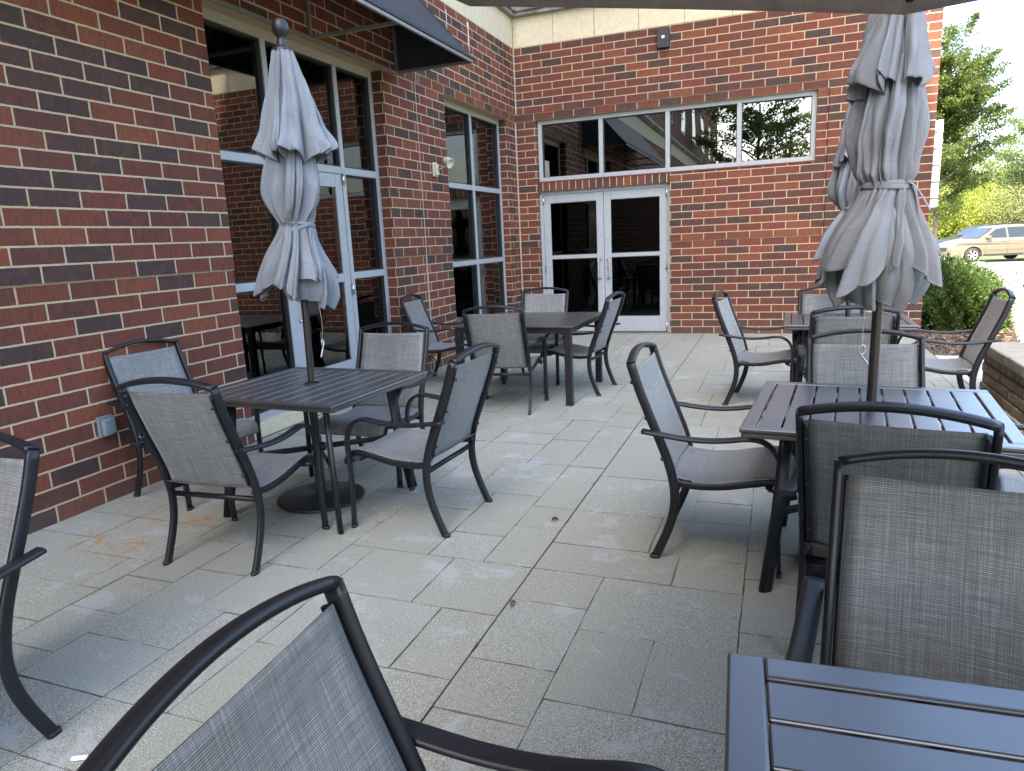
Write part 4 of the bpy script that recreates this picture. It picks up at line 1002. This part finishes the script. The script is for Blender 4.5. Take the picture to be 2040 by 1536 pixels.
# ---------------------------------------------------------------- small litter
m = MB(); m.rbox((0, 0, .006), (.045, .011, .010), .5); tag(m.build('paper_scrap', M['paper'], None, loc=(1.87, -9.10, 0), bevel=.002), 'tiny white scrap lying on the patio at the lower left', 'litter')
for i, (x, y, a, lab) in enumerate([(2.70, -7.07, .3, 'curled brown dead leaf lying on the long dark joint of the patio'), (2.79, -7.93, 1.4, 'small dead leaf caught in the joint nearer the bottom of the frame')]):
    n = 7; V = np.zeros((n, 3, 3)); U = np.zeros((n, 3, 2))
    for p in range(n):
        f = p / (n - 1); wd = .015 * math.sin(PI * (.08 + .88 * f))
        for q in range(3): V[p, q] = ((f - .5) * .035, (q - 1) * wd * .7, .004 + .012 * (abs(q - 1)) + .010 * math.sin(f * 3))
    o = grid_mesh('dead_leaf', V, U, mat_simple('dead_leaf', (.12, .07, .035), .8), None); o.location = (x, y, 0); o.rotation_euler = (0, 0, a); tag(o, lab, 'leaf')
N = 260; px = rng.uniform(.2, 5.2, N); py = rng.uniform(-10, -.3, N); fl = rng.normal(size=(N, 3)); fl[:, 2] *= .15; fl /= np.linalg.norm(fl, axis=1)[:, None]
tag(scatter_quads('debris', np.stack([px, py, np.full(N, .003)], 1), rng.uniform(.002, .006, N), M['grit'], ori=fl, aspect=1.2), kind='stuff')
# furniture just inside the glass
def inside_table(x, y):
    t = empty('indoor_table', (x, y, .08), 0, 'dark square table standing inside behind the %s' % ('tall left window' if y < -3 else 'two column window'), 'table')
    m = MB(); m.box(-.45, .45, -.45, .45, .71, .75); m.build('tabletop', M['blackplastic'], t)
    for a in (-.4, .4):
        for b in (-.4, .4): m = MB(); m.box(a - .03, a + .03, b - .03, b + .03, 0, .71); m.build('leg', M['blackplastic'], t)
inside_table(-1.4, -5.0); inside_table(-1.5, -1.6)

# ---------------------------------------------------------------- light, sky, camera
sd = Vector((-math.sin(SUN_AZ) * math.cos(SUN_EL), -math.cos(SUN_AZ) * math.cos(SUN_EL), math.sin(SUN_EL)))
sl = bpy.data.lights.new('sun', 'SUN'); sl.energy = 3.6; sl.angle = math.radians(.53); sl.color = (1, .90, .74)
so = bpy.data.objects.new('sun', sl); C.objects.link(so); so.rotation_euler = sd.to_track_quat('Z', 'Y').to_euler()
wd = bpy.data.worlds.new('World'); bpy.context.scene.world = wd; wd.use_nodes = True; nt = wd.node_tree
bg = nt.nodes['Background']; sky = nt.nodes.new('ShaderNodeTexSky'); sky.sky_type = 'NISHITA'; sky.sun_disc = False
sky.sun_elevation = SUN_EL; sky.sun_rotation = math.radians(200); sky.air_density = 1.0; sky.dust_density = 3.5; sky.ozone_density = 1.0
nt.links.new(sky.outputs[0], bg.inputs[0]); bg.inputs[1].default_value = .15
cd = bpy.data.cameras.new('camera'); cam = bpy.data.objects.new('camera', cd); C.objects.link(cam)
cd.sensor_width = 36; cd.lens = 1386.50183 / 2040 * 36; cd.clip_start = .05; cd.clip_end = 3000
yaw, pitch, roll = -0.370353025, -0.204177406, -0.0476331124
cy, sy_, cp, sp_ = math.cos(yaw), math.sin(yaw), math.cos(pitch), math.sin(pitch)
f = Vector((sy_ * cp, cy * cp, sp_)); r = Vector((cy, -sy_, 0)); u = r.cross(f)
r2 = r * math.cos(roll) + u * math.sin(roll); u2 = -r * math.sin(roll) + u * math.cos(roll)
cam.matrix_world = Matrix(((r2.x, u2.x, -f.x, 3.74742022), (r2.y, u2.y, -f.y, -10.2911256), (r2.z, u2.z, -f.z, 1.4290245), (0, 0, 0, 1)))
sc = bpy.context.scene; sc.camera = cam
sc.view_settings.view_transform = 'Standard'; sc.view_settings.look = 'None'; sc.view_settings.exposure = 2.85; sc.view_settings.gamma = 1
sc.render.engine = 'CYCLES'; sc.cycles.max_bounces = 8; sc.cycles.transparent_max_bounces = 16; sc.cycles.caustics_reflective = False; sc.cycles.caustics_refractive = False
